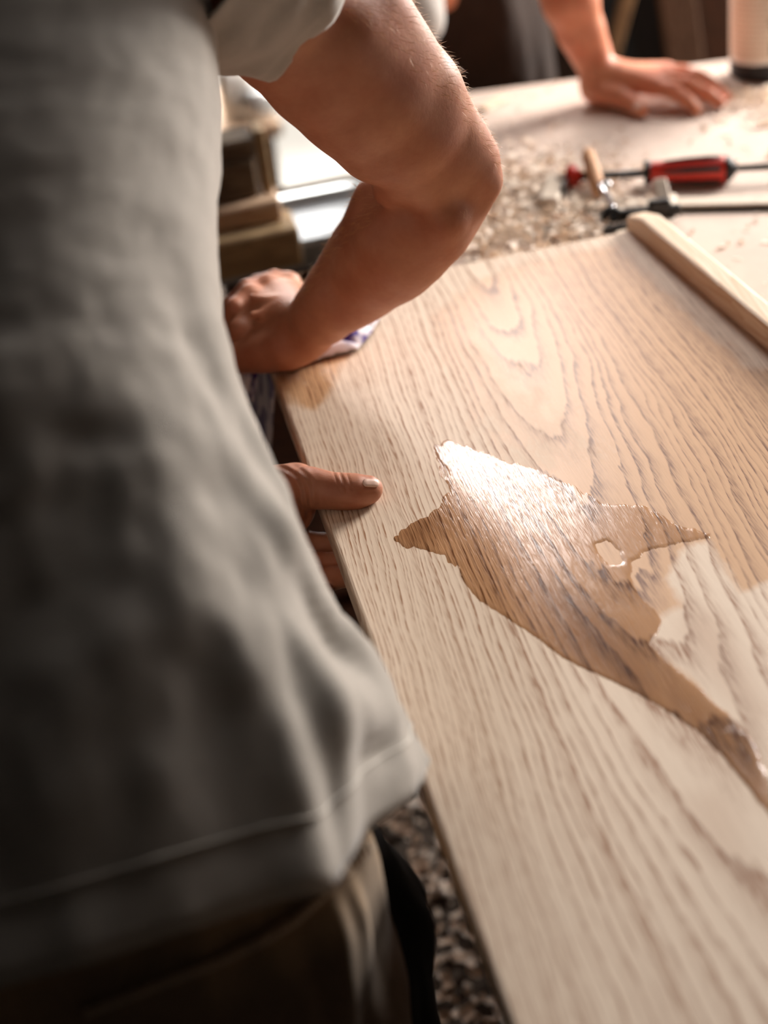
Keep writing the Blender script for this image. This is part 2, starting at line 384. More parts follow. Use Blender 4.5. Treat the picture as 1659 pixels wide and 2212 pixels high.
for i in (1, 2, 3):
    y = RY0+(RY1-RY0)*i/4; b.box((X1+.02, y-.015, RZ0+t), (X1+.06, y+.015, RZ1-t))
struct(b.build('window_2', M['frame']))
struct(MB().box((-14, Y1+.14, -.12), (18, 24, -.02), .001).build('ground', M['ground']))

# ================================================================== workbench
A_ = PH(1027, 197, BT); B_ = PH(1586, 126, BT); dv = nrm((B_-A_)[:2]); nv = np.array([-dv[1], dv[0]])
pL = A_[:2]-dv*.30; pR = A_[:2]+dv*1.55
poly = [(.235, .42), (1.75, .42), tuple(pR+(1.75-pR[0])/dv[0]*dv*0), tuple(pL)]
poly[2] = (1.75, A_[1]+(1.75-A_[0])*dv[1]/dv[0]); poly[3] = tuple(A_[:2]-dv*.09); poly.append(tuple(PH(705, 560, BT)[:2])); poly.append((.235, 1.7))
bench = empty('workbench', ((poly[0][0]+poly[1][0])/2, 1.4, 0), 0, 'large pale sawdust-covered wooden workbench under the oiled oak board', 'workbench')
bl = bench.location.copy()
def kid(o, par):
    o.parent = par; o.matrix_parent_inverse = Matrix.Identity(4); o.location = Vector(o.location)-par.location; return o
def mbk(mb, name, mat, par, smooth=False):
    """a part given in world points, re-based on its thing"""
    V = np.concatenate(mb.V)-np.array(par.matrix_world.translation if par.parent else par.location); return mk(name, V, mb.F, mat, par, smooth)
top = MB().prism(poly, BT-.045, BT); o = mbk(top, 'bench_top', M['bench'], bench); bevelmod(o, .004)
mbk(MB().box((.33, .52, BT-.145), (.36, 1.85, BT-.045)).box((1.62, .52, BT-.145), (1.65, 2.2, BT-.045)).box((.36, .52, BT-.145), (1.62, .55, BT-.045)).box((.55, 2.18, BT-.145), (1.62, 2.21, BT-.045)), 'apron', M['bench_leg'], bench)
for x, y in ((.36, .55), (1.55, .55), (.55, 2.09), (1.55, 2.09)):
    mbk(MB().box((x, y, 0), (x+.08, y+.08, BT-.045), .004), 'leg', M['bench_leg'], bench)
mbk(MB().box((.60, .64, .20), (1.54, 2.08, .225), .003), 'lower_shelf', M['bench_leg'], bench)

# ================================================================== the oak board and the oil on it
BX0, BY0, BY1, TH = .1315, .28, 1.757, .026
Rn = PH(1652, 752, PT); Rf = PH(1363, 502, PT)       # foot of the batten
def bx1(y): return Rf[0]+(Rn[0]-Rf[0])*(y-Rf[1])/(Rn[1]-Rf[1])
def P2(pts): return np.array([PH(x, y, PT)[:2] for x, y in pts])
def sdpoly(P, poly):
    """signed distance, negative inside"""
    P = np.asarray(P); d = np.full(len(P), 1e9); ins = np.zeros(len(P), bool); n = len(poly)
    for i in range(n):
        a = poly[i]; b_ = poly[(i+1) % n]; e = b_-a; w = P-a
        t = np.clip((w@e)/max(e@e, 1e-12), 0, 1); d = np.minimum(d, np.linalg.norm(w-t[:, None]*e, axis=1))
        c1 = (a[1] > P[:, 1]) != (b_[1] > P[:, 1])
        with np.errstate(divide='ignore', invalid='ignore'):
            xx = (b_[0]-a[0])*(P[:, 1]-a[1])/(b_[1]-a[1])+a[0]
        ins ^= c1 & (P[:, 0] < xx)
    return np.where(ins, -d, d)
def smst(x, a, b): t = np.clip((x-a)/(b-a), 0, 1); return t*t*(3-2*t)
nx, ny = 96, 280
gx = np.linspace(0, 1, nx); gy = np.linspace(BY0, BY1, ny)
V = []; bw = .004
for y in gy:
    x1 = bx1(y)
    for u in gx: V.append((BX0+bw+(x1-BX0-bw)*u, y, PT))
V = np.array(V); V[-nx:, 1] -= 0.0
Fq = [(j*nx+i, j*nx+i+1, (j+1)*nx+i+1, (j+1)*nx+i) for j in range(ny-1) for i in range(nx-1)]
# eased left and far edges, side faces and underside
nV = len(V); ex = []
Lc = [(BX0+bw*(1-math.sin(a)), PT-bw*(1-math.cos(a))) for a in (math.pi/6, math.pi/3, math.pi/2)]+[(BX0, PT-TH+.002), (BX0+.002, PT-TH)]
rows = []
for (x, z) in Lc:
    rows.append(len(ex)+nV); ex += [(x, y, z) for y in gy]
for k in range(len(Lc)):
    for j in range(ny-1):
        a, b2 = (j*nx, (j+1)*nx) if k == 0 else (rows[k-1]+j, rows[k-1]+j+1)
        Fq.append((a, b2, rows[k]+j+1, rows[k]+j))
rf = len(ex)+nV; ex += [(V[(ny-1)*nx+i][0], BY1+.003, PT-.004) for i in range(nx)]; rb = len(ex)+nV; ex += [(V[(ny-1)*nx+i][0], BY1+.003, PT-TH) for i in range(nx)]
for i in range(nx-1):
    Fq.append(((ny-1)*nx+i, (ny-1)*nx+i+1, rf+i+1, rf+i)); Fq.append((rf+i, rf+i+1, rb+i+1, rb+i))
q = len(ex)+nV; ex += [(bx1(BY0), BY0, PT), (bx1(BY0), BY0, PT-TH), (BX0+.002, BY0, PT-TH), (bx1(BY1), BY1+.003, PT-TH), (BX0+.002, BY1+.003, PT-TH), (BX0, BY0, PT-bw)]
Fq += [(q+2, q+4, q+3, q+1), (q+0, nx-1, 0, q+5, q+2, q+1), (q+0, q+1, q+3, (ny-1)*nx+nx-1)]
V = np.concatenate([V, np.array(ex)])
board = mk('oak_board', V, Fq, M['oak'], None, False)
tag(board, 'wide oak board with cathedral grain being oiled on the workbench', 'board')
oil_poly = P2([(838, 690), (880, 790), (905, 850), (925, 930), (935, 975), (960, 1050), (1010, 1130), (1250, 1440), (1659, 1755), (1900, 1900), (2100, 900), (1900, 700), (1659, 770), (1365, 505), (1250, 520), (1120, 555), (1000, 590)])
sd = sdpoly(V[:, :2], oil_poly)
o1 = smst(-sd, -.012, .07)
X_, Y_, _z = proj(V)
fade = .42+.58*smst(V[:, 0]-(.30+.16*(1.75-V[:, 1])), -.05, .16)      # wiped thinner towards the far left
near = smst(1.36-V[:, 1], 0, .16); o1 = o1*np.maximum(fade, near*.9)
dryA = P2([(1475, 1185), (1530, 1170), (1570, 1235), (1600, 1280), (1659, 1255), (1900, 1330), (1900, 1800), (1659, 1640), (1600, 1575), (1520, 1495), (1405, 1390), (1425, 1330), (1480, 1310), (1440, 1250)])
o1 *= smst(sdpoly(V[:, :2], dryA), -.018, .018)
wipe = P2([(570, 820), (690, 770), (760, 765), (720, 850), (680, 895), (600, 870)]); o1 = np.maximum(o1, .62*smst(-sdpoly(V[:, :2], wipe), -.012, .012))
st1 = np.zeros(len(V))
for pl, a in (([(1480, 1290), (1560, 1330), (1620, 1450), (1659, 1540), (1640, 1580), (1540, 1470), (1470, 1370)], .45), ([(1560, 1700), (1600, 1760), (1630, 1850), (1620, 1930), (1560, 1880), (1500, 1790), (1470, 1720)], .28), ([(1480, 700), (1560, 780), (1659, 880), (1659, 790), (1560, 690), (1450, 590)], .5)):  # last patch paints the batten's shade into the wood; first two are stains
    st1 = np.maximum(st1, a*smst(-sdpoly(V[:, :2], P2(pl)), -.014, .02))
for nm, arr in (('oil', o1), ('stain_shade', st1)):
    a = board.data.attributes.new(nm, 'FLOAT', 'POINT'); a.data.foreach_set('value', arr.astype(np.float32))

# poured oil standing on the board: a thin film with a rounded rim
pud = P2([(846, 1166), (852, 1150), (880, 1132), (915, 1115), (945, 1092), (962, 1062), (955, 1025), (934, 985), (936, 960), (965, 950), (1010, 960), (1075, 985), (1150, 1010), (1250, 1050), (1300, 1085), (1400, 1090), (1460, 1130), (1540, 1150), (1540, 1163), (1470, 1176), (1400, 1192), (1372, 1212), (1368, 1245), (1388, 1290), (1420, 1322), (1432, 1345), (1420, 1372), (1404, 1392), (1440, 1425), (1520, 1490), (1545, 1520), (1575, 1540), (1600, 1575), (1622, 1590), (1632, 1615), (1650, 1655), (1675, 1700), (1720, 1745), (1720, 1850), (1659, 1762), (1610, 1700), (1565, 1640), (1500, 1578), (1430, 1532), (1340, 1482), (1250, 1442), (1200, 1412), (1130, 1360), (1060, 1318), (1020, 1288), (985, 1235), (955, 1204), (905, 1188), (866, 1186)])
hole = P2([(1290, 1178), (1318, 1172), (1336, 1190), (1338, 1215), (1322, 1216), (1300, 1198)])
lo = pud.min(0)-.008; hi = pud.max(0)+.008; rs = .0022
ax_ = np.arange(lo[0], hi[0], rs); ay_ = np.arange(lo[1], hi[1], rs); GX, GY = np.meshgrid(ax_, ay_); G = np.stack([GX.ravel(), GY.ravel()], 1)
s_ = sdpoly(G, pud); s_ = np.maximum(s_, -sdpoly(G, hole))
jag = np.array([mnoise.fractal(Vector((p[0]*150, p[1]*38, 0)), 1, 2, 3) if abs(d) < .02 else 0 for p, d in zip(G, s_)]); far_ = smst(G[:, 1], 1.0, 1.15)
s_ = s_+jag*(.0012+.0035*far_)
hgt = .00065*smst(-s_, -.0003, .0022+.003*far_)-.0003; keep = (s_ < .0012).reshape(GX.shape); ids = np.full(GX.size, -1); kk = np.argwhere(keep.ravel()).ravel(); ids[kk] = np.arange(len(kk)); ids = ids.reshape(GX.shape)
q4 = np.stack([ids[:-1, :-1], ids[:-1, 1:], ids[1:, 1:], ids[1:, :-1]], -1).reshape(-1, 4); q4 = q4[(q4 >= 0).all(1)]
PV = np.column_stack([G[kk], PT+hgt[kk]]); px_, py_, _ = proj(PV)
puddle = mk('oil_puddle', PV, q4, M['oak_wet'], None, True)
tag(puddle, 'glossy puddle of clear oil spreading across the oak board', 'puddle')
deepc = np.zeros(len(PV))
for pl, a, w in (([(1180, 1270), (1260, 1300), (1340, 1370), (1420, 1470), (1436, 1530), (1380, 1505), (1290, 1450), (1210, 1400)], .95, .03), ([(1430, 1440), (1560, 1560), (1640, 1680), (1659, 1760), (1540, 1620), (1430, 1530)], .7, .02), ([(930, 960), (1000, 965), (1010, 1000), (950, 1005)], .5, .02), ([(845, 1160), (900, 1120), (950, 1100), (960, 1150), (900, 1190)], .6, .02)):
    deepc = np.maximum(deepc, a*smst(-sdpoly(PV[:, :2], P2(pl)), -w, w))
a = puddle.data.attributes.new('deep', 'FLOAT', 'POINT'); a.data.foreach_set('value', deepc.astype(np.float32))

# batten standing along the right edge of the board
dirb = np.array([Rn[0]-Rf[0], Rn[1]-Rf[1]]); dirb /= np.linalg.norm(dirb); ang = math.atan2(dirb[0], -dirb[1])
bp = MB(); wB, zt = .027, .957; n_ = 40; LB = 1.46; prof = [(0, BT+.001), (0, zt-.004), (.0012, zt-.0012), (.004, zt), (wB-.004, zt), (wB-.0012, zt-.0012), (wB, zt-.004), (wB, BT+.001)]
Vb = []
perp = np.array([-dirb[1], dirb[0]]); perp = perp if perp[0] > 0 else -perp
for i in range(n_+1):
    s0 = LB*i/n_; tz = 1.0
    e = min(1, s0/.012); sink = (1-math.sqrt(max(0, 1-(1-e)**2)))*.010
    for (u, z) in prof:
        p = Rf[:2]+perp*(u+.0008)+dirb*(s0-.012); Vb.append((p[0], p[1], z-(sink if z > .94 else 0)))
k = len(prof); Fb = [(i*k+a, i*k+(a+1) % k, (i+1)*k+(a+1) % k, (i+1)*k+a) for i in range(n_) for a in range(k)]+[tuple(range(k))[::-1], tuple(n_*k+a for a in range(k))]
bat = mk('batten', Vb, Fb, M['batten'], None, False)
tag(bat, 'pale square oak batten standing along the right edge of the oiled board', 'batten')
#OBJECTS


# ================================================================== things on the bench
def rbox(c, e1, L, w, h, z0, bev=.002):
    """a box lying along a horizontal direction"""
    e1 = nrm(np.array([e1[0], e1[1], 0])); e2 = np.array([-e1[1], e1[0], 0]); Mx = np.eye(4); Mx[:3, 0] = e1; Mx[:3, 1] = e2; Mx[:3, 3] = (c[0], c[1], z0)
    return ((-L/2, -w/2, 0), (L/2, w/2, h), bev, Mx)
def obox(a, b, w, h, bev=.0015, up=(0, 0, 1)):
    """a box whose long axis runs a -> b"""
    a = np.array(a); b = np.array(b); e1 = nrm(b-a); e2 = nrm(np.cross(up, e1)); e3 = np.cross(e1, e2); Mx = np.eye(4); Mx[:3, 0] = e1; Mx[:3, 1] = e2; Mx[:3, 2] = e3; Mx[:3, 3] = a
    return ((0, -w/2, -h/2), (np.linalg.norm(b-a), w/2, h/2), bev, Mx)

# red-handled bar clamp lying on its side
cl = empty('bar_clamp', tuple(PH(1400, 440, BT)), 0, 'steel bar clamp with a red and black handle lying on the dusty bench', 'clamp')
z = BT+.0045
L0 = PH(1168, 447, z); L1 = PH(1900, 430, z); cd = nrm(L1-L0); cn = np.array([-cd[1], cd[0], 0])
mbk(MB().box(*obox(L0, L1, .030, .008)), 'bar', M['dusty'], cl)
b = MB(); dz = np.array([0, 0, -.0018]); b.box(*obox(L0-cn*.0172+cd*.002+dz, L1-cn*.0172+dz, .0032, .005))
mbk(b, 'bar_edge', M['black_metal'], cl)
b = MB(); b.box(*obox(L0+cd*.012-cn*.012+[0, 0, .010], L0+cd*.012+cn*.078+[0, 0, .010], .026, .012, .003)); b.box(*obox(L0+cd*.012+cn*.06+[0, 0, .010], L0+cd*.040+cn*.066+[0, 0, .012], .022, .016, .004))
mbk(b, 'fixed_jaw', M['dusty'], cl)
mbk(MB().box(*obox(L0+cd*.027+cn*.02+[0, 0, .012], L0+cd*.027+cn*.085+[0, 0, .012], .003, .016)), 'jaw_edge', M['black_metal'], cl)
ax0 = PH(1240, 382, BT+.018); ax1 = PH(1659, 360, BT+.018); sd_ = nrm(ax1-ax0)
def onax(px): # point of the screw axis seen at an image column
    lo_, hi_ = -.3, .6
    for _ in range(40):
        mid = (lo_+hi_)/2
        if proj(ax0+sd_*mid)[0] < px: lo_ = mid
        else: hi_ = mid
    return ax0+sd_*lo_
pts = onax(1240); mbk(MB().lathe([(0, -.010), (.014, -.010), (.016, -.006), (.016, .003), (.010, .006), (.008, .010), (0, .010)], pts, sd_, 24), 'swivel_pad', M['red'], cl, True)
pa, pb = onax(1250), onax(1396); Ls = np.linalg.norm(pb-pa); prof = [(0, 0)]
nt = int(Ls/.0032)
for i in range(nt): prof += [(.0048, i*.0032), (.0062, i*.0032+.0016)]
prof += [(.0048, nt*.0032), (0, nt*.0032)]
mbk(MB().lathe(prof, pa, sd_, 16), 'threaded_screw', M['black_metal'], cl, False)
pa, pb = onax(1392), onax(1404); mbk(MB().lathe([(0, 0), (.0155, 0), (.0165, .002), (.0165, .006), (.015, .008), (0, .008)], pa, sd_, 28), 'ferrule', M['rubber'], cl, True)
pa, pb = onax(1402), onax(1568); Lh = np.linalg.norm(pb-pa)
hb = MB().lathe([(0, 0), (.0135, 0), (.0150, .004), (.0150, .02), (.0165, Lh*.35), (.0178, Lh*.7), (.0178, Lh-.004), (.0165, Lh), (0, Lh)], pa, sd_, 36)
handle = mbk(hb, 'handle', M['red'], cl, True)
u_ = nrm(np.cross(sd_, [0, 0, 1])); w_ = np.cross(u_, sd_)
for i in range(6):
    an = 2*math.pi*(i+.38)/6; d_ = u_*math.cos(an)+w_*math.sin(an); P_ = [pa+sd_*(Lh*t_)+d_*(r_) for t_, r_ in ((.14, .0138), (.25, .0150), (.5, .0160), (.75, .0168), (.92, .0166), (.955, .0158))]
    mbk(MB().tube(P_, [.0006, .0026, .0038, .0040, .0036, .0006], 8), 'grip_inlay', M['rubber'], cl, True)
pa = onax(1567); mbk(MB().lathe([(0, 0), (.0175, 0), (.0175, .003), (.014, .008), (.008, .013), (.005, .015), (0, .015)], pa, sd_, 32), 'end_cap', M['rubber'], cl, True)
pa, pb = onax(1584), onax(1760); Ls = np.linalg.norm(pb-pa); prof = [(0, 0), (.0042, 0), (.0042, Ls*.25)]
for i in range(22): prof += [(.0050, Ls*.25+i*.0026), (.0040, Ls*.25+i*.0026+.0013)]
prof += [(.0042, Ls), (0, Ls)]
mbk(MB().lathe(prof, pa, sd_, 14), 'rod', M['black_metal'], cl, True)
sa = PH(1436, 440, BT+.013); sb = PH(1424, 388, BT+.034); mbk(MB().box(*obox(sa, sb, .018, .009, .002)).box(*obox(sa-cd*.012, sa+cd*.014, .040, .014, .003)), 'sliding_arm', M['dusty'], cl)

# small black toggle clamp tucked against the end of the board
tc = empty('toggle_clamp', tuple(PH(1335, 480, BT)), 0, 'small black steel clamp with a chrome lever half hidden behind the board end', 'clamp')
z = BT+.016; a = PH(1312, 468, z); b_ = PH(1470, 452, z)
mbk(MB().box(*obox(a, b_, .010, .014, .002)).box(*obox(PH(1400, 447, z+.01), PH(1448, 441, z+.01), .014, .016, .003)).box(*obox(PH(1445, 468, z-.006), PH(1452, 446, z), .012, .014, .003)), 'body_plate', M['black_metal'], tc)
mbk(MB().lathe([(.0055, -.008), (.0125, -.008), (.0125, .008), (.0055, .008), (.0055, -.008)], PH(1320, 467, z), (.1, -.9, .35), 24), 'eyelet', M['black_metal'], tc, True)
mbk(MB().lathe([(0, -.0085), (.0055, -.0085), (.0055, .0085), (0, .0085)], PH(1320, 467, z), (.1, -.9, .35), 16), 'rivet', M['chrome'], tc)
P_ = [PH(x, y, BT+h) for x, y, h in ((1330, 462, .02), (1322, 448, .022), (1312, 428, .026), (1303, 410, .03), (1299, 400, .03), (1305, 394, .03), (1314, 397, .03), (1318, 404, .028))]
mbk(MB().tube(P_, [.004, .0045, .0055, .0055, .005, .0045, .004, .003], 10), 'lever', M['chrome'], tc, True)
mbk(MB().box(*obox(PH(1306, 506, BT+.008), PH(1385, 488, BT+.008), .020, .010, .002)).box(*obox(PH(1306, 496, BT+.020), PH(1380, 483, BT+.020), .006, .008, .002)), 'foot', M['black_metal'], tc)
mbk(MB().tube([PH(1330, 502, BT+.016), PH(1350, 497, BT+.016)], [.004, .004], 10), 'pin', M['chrome'], tc)

# turned peg and offcuts
P_ = [PH(x, y, BT+h) for x, y, h in ((1297, 425, .010), (1290, 398, .018), (1278, 360, .030), (1271, 335, .038), (1269, 326, .041))]
o = MB().tube(P_, [.0085, .0100, .0100, .0095, .006], 14).build('wooden_peg', M['peg'], None, True, tuple(P_[0])); tag(o, 'short tan wooden peg standing tilted between clamp jaw and screw', 'peg')
for (xa, ya, xb, yb, w_, lab) in ((1040, 236, 1092, 208, .020, 'thin pale wood strip lying near the far left edge of the bench'),):
    a, b_ = PH(xa, ya, BT+.003), PH(xb, yb, BT+.003); o = MB().box(*obox(a, b_, w_, .005)).build('wood_strip', M['batten'], None, False, tuple(a)); tag(o, lab, 'offcut')
a, b_ = PH(1200, 455, BT+.006), PH(1272, 450, BT+.006)

# tin of finish on the far right of the bench
tl = PH(1590, 140, BT+.02); c0 = PH(1641, 160, BT); c0[2] = BT
rT = .0445
tin = empty('finish_canister', tuple(c0), 0, 'white labelled canister with a dark grey base at the far right bench corner', 'canister')
mbk(MB().lathe([(0, 0), (rT-.004, 0), (rT+.0005, .003), (rT+.001, .026), (rT-.001, .029)], c0+np.array([0, 0, .0005]), (0, 0, 1), 48), 'base', M['rubber2'] if 'rubber2' in M else M['rubber'], tin, True)
mbk(MB().lathe([(rT-.001, .026), (rT, .028), (rT, .20), (rT-.004, .205)], c0, (0, 0, 1), 48), 'body', M['white_plastic'], tin, True)
mbk(MB().lathe([(rT-.004, .203), (rT-.004, .212), (.030, .226), (.018, .232), (.018, .252), (0, .252)], c0, (0, 0, 1), 48), 'cap', M['rubber'], tin, True)
t = NT('plaid_label'); v = t.coord('Generated'); X, Y, Z = t.sep(v)
an = t.math('ARCTAN2', t.math('SUBTRACT', Y, .5), t.math('SUBTRACT', X, .5))
l1 = t.math('GREATER_THAN', t.math('FRACT', t.math('MULTIPLY', an, 7.5)), .72); l2 = t.math('GREATER_THAN', t.math('FRACT', t.math('MULTIPLY', Z, 17)), .72)
cc = t.mix(t.math('MULTIPLY', t.math('ADD', l1, l2), .38), s2l((226, 214, 198)), s2l((192, 150, 116))); t.col(cc); t.rough(.5); M['plaid'] = t.m
mbk(MB().lathe([(rT+.0004, .034), (rT+.0008, .036), (rT+.0008, .17), (rT+.0004, .172)], c0, (0, 0, 1), 64), 'plaid_label', M['plaid'], tin, True)
dirc = nrm(np.array([-c0[0], -c0[1], 0]))
def onlabel(da, z, w, h, mat, name, r=.0012):
    a0 = math.atan2(dirc[1], dirc[0]); Vv = []; n_ = 6
    for i in range(n_+1):
        aa = a0+(da-w/2+w*i/n_)/rT
        for zz in (z, z+h): Vv.append((c0[0]+(rT+r)*math.cos(aa), c0[1]+(rT+r)*math.sin(aa), c0[2]+zz))
    Fv = [(2*i, 2*i+2, 2*i+3, 2*i+1) for i in range(n_)]
    V_ = np.array(Vv)-c0; return mk(name, V_, Fv, mat, tin)
M['print'] = simple('label_print', (104, 78, 58), .6, 0, .1, 40, 0); M['printbar'] = simple('label_print_dark', (70, 48, 36), .6, 0, .1, 40, 0)
for i in range(7): onlabel(.016+.0016*i, .040, .0008 if i % 2 else .0012, .018, M['printbar'], 'bar_code_line')
for k_ in range(3): onlabel(.022, .092-.009*k_, .020-.004*k_, .004, M['print'], 'label_text_line')

# wood shavings: curls and flakes, far too many to count
def shavings(name, n, sampler, z, mat, smin, smax, label, parent=None):
    V = []; Q = []; k = 0
    for _ in range(n):
        x, y, zz = sampler(); s = random.uniform(smin, smax)*(1 if random.random() < .85 else 1.8); w = s*random.uniform(.25, .7); curl = random.uniform(.3, 4.2); a = random.uniform(0, 2*math.pi); tl_ = random.uniform(-.5, .5)
        R_ = s/curl; ca, sa = math.cos(a), math.sin(a); seg = 5
        for i in range(seg+1):
            th = curl*(i/seg-.5); lx = R_*math.sin(th); lz = R_*(1-math.cos(th))
            if random.random() < .0: pass
            for sgn in (-.5, .5):
                ly = sgn*w+tl_*w*(i/seg); V.append((x+lx*ca-ly*sa, y+lx*sa+ly*ca, z+zz+lz+.0006+(ly+w)*.15*abs(tl_)))
        for i in range(seg): b0 = k+2*i; Q.append((b0, b0+1, b0+3, b0+2))
        k += 2*(seg+1)
    o = mk(name, V, Q, mat, parent); o['kind'] = 'stuff'
    if label: tag(o, label, 'shavings')
    return o
t = NT('shaving'); v = t.coord(); n_ = t.noise(v, 55, 3, .7); t.col(t.ramp(n_, [(.28, s2l((206, 144, 100))), (.40, s2l((240, 222, 202))), (.7, s2l((250, 240, 228)))])); t.rough(.7); M['shaving'] = t.m; t.b.inputs['Subsurface Weight'].default_value = 0
bpoly = np.array([np.array(p_) for p_ in poly])
def okb(x, y):
    if sdpoly(np.array([[x, y]]), bpoly)[0] > -.006: return False
    if x < bx1(y)+.04 and y < BY1+.012: return False
    return True
def heap():
    while True:
        cx, cy, sx, sy = random.choice([(1120, 470, 110, 40), (1060, 520, 70, 30), (1230, 430, 70, 36), (1180, 400, 80, 40), (1240, 500, 60, 20), (745, 520, 26, 22), (1100, 430, 60, 60)])
        px, py = random.gauss(cx, sx), random.gauss(cy, sy)
        if py > 590: continue
        p = PH(px, py, BT)
        if okb(p[0], p[1]) and p[1] > 1.2: return p[0], p[1], random.uniform(0, .012)
shavings('wood_shavings', 2600, heap, BT, M['shaving'], .004, .013, 'heap of curled pale wood shavings around the clamps beyond the board')
def scat():
    while True:
        x, y = random.uniform(.3, 1.6), random.uniform(.9, 2.5)
        if okb(x, y): return x, y, 0
o = shavings('sawdust_flakes', 1500, scat, BT, M['shaving'], .003, .009, 'thin scatter of sawdust flakes over the whole bench top')
def cornr():
    while True:
        px, py = random.gauss(1600, 50), random.gauss(205, 26); p = PH(px, py, BT)
        if okb(p[0], p[1]) and py > 190: return p[0], p[1], random.uniform(0, .004)
shavings('wood_chips', 260, cornr, BT, M['shaving'], .005, .012, 'loose orange-tinted wood chips in front of the canister base')
def flr():
    while True:
        x, y = random.uniform(-.5, .75), random.uniform(.4, 3.2); return x, y, random.uniform(0, .012)
t = NT('floor_chip'); v = t.coord(); n_ = t.noise(v, 38, 2, .7); t.col(t.ramp(n_, [(.30, s2l((120, 92, 76))), (.46, s2l((214, 186, 162))), (.62, s2l((250, 240, 228)))])); t.rough(.8); M['chip'] = t.m
shavings('floor_shavings', 9500, flr, 0, M['chip'], .009, .026, 'thick litter of wood shavings on the floor beside the bench')

# ================================================================== left background: timber stack on trestles, planer, canisters
def pxbox(px0, py0, px1, py1, Z, depth, z_extra=0):
    """front rectangle seen between two image corners at one depth -> world box, squared to the room"""
    a = PZ(px0, py1, Z); b_ = PZ(px1, py1, Z); y = a[1]
    r = ray((px0+px1)/2, py0); zt_ = CAM[2]+r[2]*(y/r[1]); return a[0], b_[0], y, min(a[2], b_[2]), zt_
beams = []
def beam(px0, px1, y_, z0, z1, dep, mat, lab, grp='timber in the stack on the trestles'):
    # x range from image columns on the plane y = y_
    def colx(px, z):
        lo_, hi_ = -3., 3.
        for _ in range(50):
            mid = (lo_+hi_)/2
            if proj(np.array([mid, y_, z]))[0] < px: lo_ = mid
            else: hi_ = mid
        return lo_
    x1 = colx(px1, (z0+z1)/2); x0 = x1-1.15 if px0 is None else colx(px0, (z0+z1)/2)
    o = MB().box((x0, y_, z0), (x1, y_+dep, z1), .004).build('timber_beam', mat, None, False, (x0, y_, z0)); tag(o, lab, 'timber', grp); return x0, x1
def zrow(py, px, y_):
    r = ray(px, py); return CAM[2]+r[2]*(y_/r[1])
ys = 2.22
zb0, zb1 = zrow(592, 560, ys), zrow(508, 560, ys)
xb0, xb1 = beam(None, 652, ys, zb0, zb1, .085, M['beam'], 'tan squared beam at the bottom front of the timber stack')
zc1 = zb1+.034; xc0, xc1 = beam(None, 610, ys+.035, zb1+.001, zc1, .085, M['beam_pale'], 'pale pinkish plank lying on the tan beam')
xd0, xd1 = beam(None, 556, ys+.06, zc1+.001, zc1+.058, .07, M['beam_dark'], 'weathered dark brown timber block above the pale plank')
xe0, xe1 = beam(None, 552, ys+.065, zc1+.060, zc1+.088, .065, M['beam_dark'], 'grey-brown timber topping the stack')
p_ = MB().box((xe1+.002, ys+.07, zc1+.001), (xe1+.017, ys+.12, zc1+.095), .002).build('end_board', M['beam'], None, False, (xe1, ys+.07, zc1)); tag(p_, 'short tan board standing upright against the stacked timber ends', 'board')
# trestles under the stack
for i, x in enumerate((xb0+.12, xb1-.40)):
    tr = empty('trestle', (x, ys+.06, 0), 0, ('dark wooden trestle carrying the left end of the timber stack', 'dark wooden trestle carrying the right end of the timber stack')[i], 'trestle', 'trestles')
    mbk(MB().box((x-.03, ys-.05, zb0-.081), (x+.04, ys+.20, zb0-.001), .003), 'top_rail', M['redwood'], tr)
    for dx in (-.16, .16):
        for yy in (ys-.03, ys+.15): mbk(MB().box(*obox((x+.005, yy, zb0-.08), (x+.005+dx, yy, .012), .05, .028, .003, (0, 1, 0))), 'leg', M['redwood'], tr)
# cupboard of red-brown boards behind and below the stack
cb = empty('low_cupboard', (-.25, 2.6, 0), 0, 'low red-brown board cupboard in the shade behind the timber stack', 'cupboard')
mbk(MB().box((-.95, 2.45, .0), (.03, 2.85, .60), .004), 'carcass', M['redwood'], cb)
for i in range(3):
    x = -.945+.325*i; d_ = mbk(MB().box((x, 2.425, .06), (x+.317, 2.449, .57), .003), 'door', M['redwood'], cb)
    mk('knob', np.concatenate(MB().lathe([(0, 0), (.006, 0), (.014, .014), (.012, .022), (0, .024)], (x+.28+.25, 2.425-2.6, .34), (0, -1, 0), 14).V), MB().lathe([(0, 0), (.006, 0), (.014, .014), (.012, .022), (0, .024)], (0, 0, 0), (0, -1, 0), 14).F, M['black_metal'], d_)
# planer
pl = empty('planer_machine', (.25, 2.45, 0), 0, 'grey cast-iron planer with a pale fence between the doorway and the bench', 'machine')
ym = 2.33; zm = zrow(515, 690, ym); yd = PH(650, 418, zm)[1]-ym
mbk(MB().box((.09, ym, zm-.05), (.415, ym+yd, zm), .008), 'machine_table', M['grey_metal'], pl)
mbk(MB().box((.15, ym+.04, .05), (.39, ym+yd-.04, zm-.05), .02), 'cabinet', M['redwood'], pl)
mbk(MB().box((.13, ym+.02, 0), (.40, ym+yd-.02, .05), .006), 'plinth', M['redwood'], pl)
mbk(MB().box((.06, ym+yd-.05, zm+.0005), (.42, ym+yd-.03, zm+.016), .003), 'fence', M['alu'], pl)
mbk(MB().box((.22, ym+yd-.022, zm+.0005), (.42, ym+yd-.004, zm+.020), .004), 'guard', M['beam_dark'], pl)
wc = np.array([.345, ym-.03, zm-.10]); ring = [wc+.075*np.array([math.cos(t_), 0, math.sin(t_)]) for t_ in np.linspace(0, 2*math.pi, 33)]
wh = mbk(MB().tube(ring, .009, 10, False), 'hand_wheel', M['steel'], pl, True)
b = MB()
for k_ in range(5): b.tube([wc, wc+.075*np.array([math.cos(1.257*k_), 0, math.sin(1.257*k_)])], .005, 8)
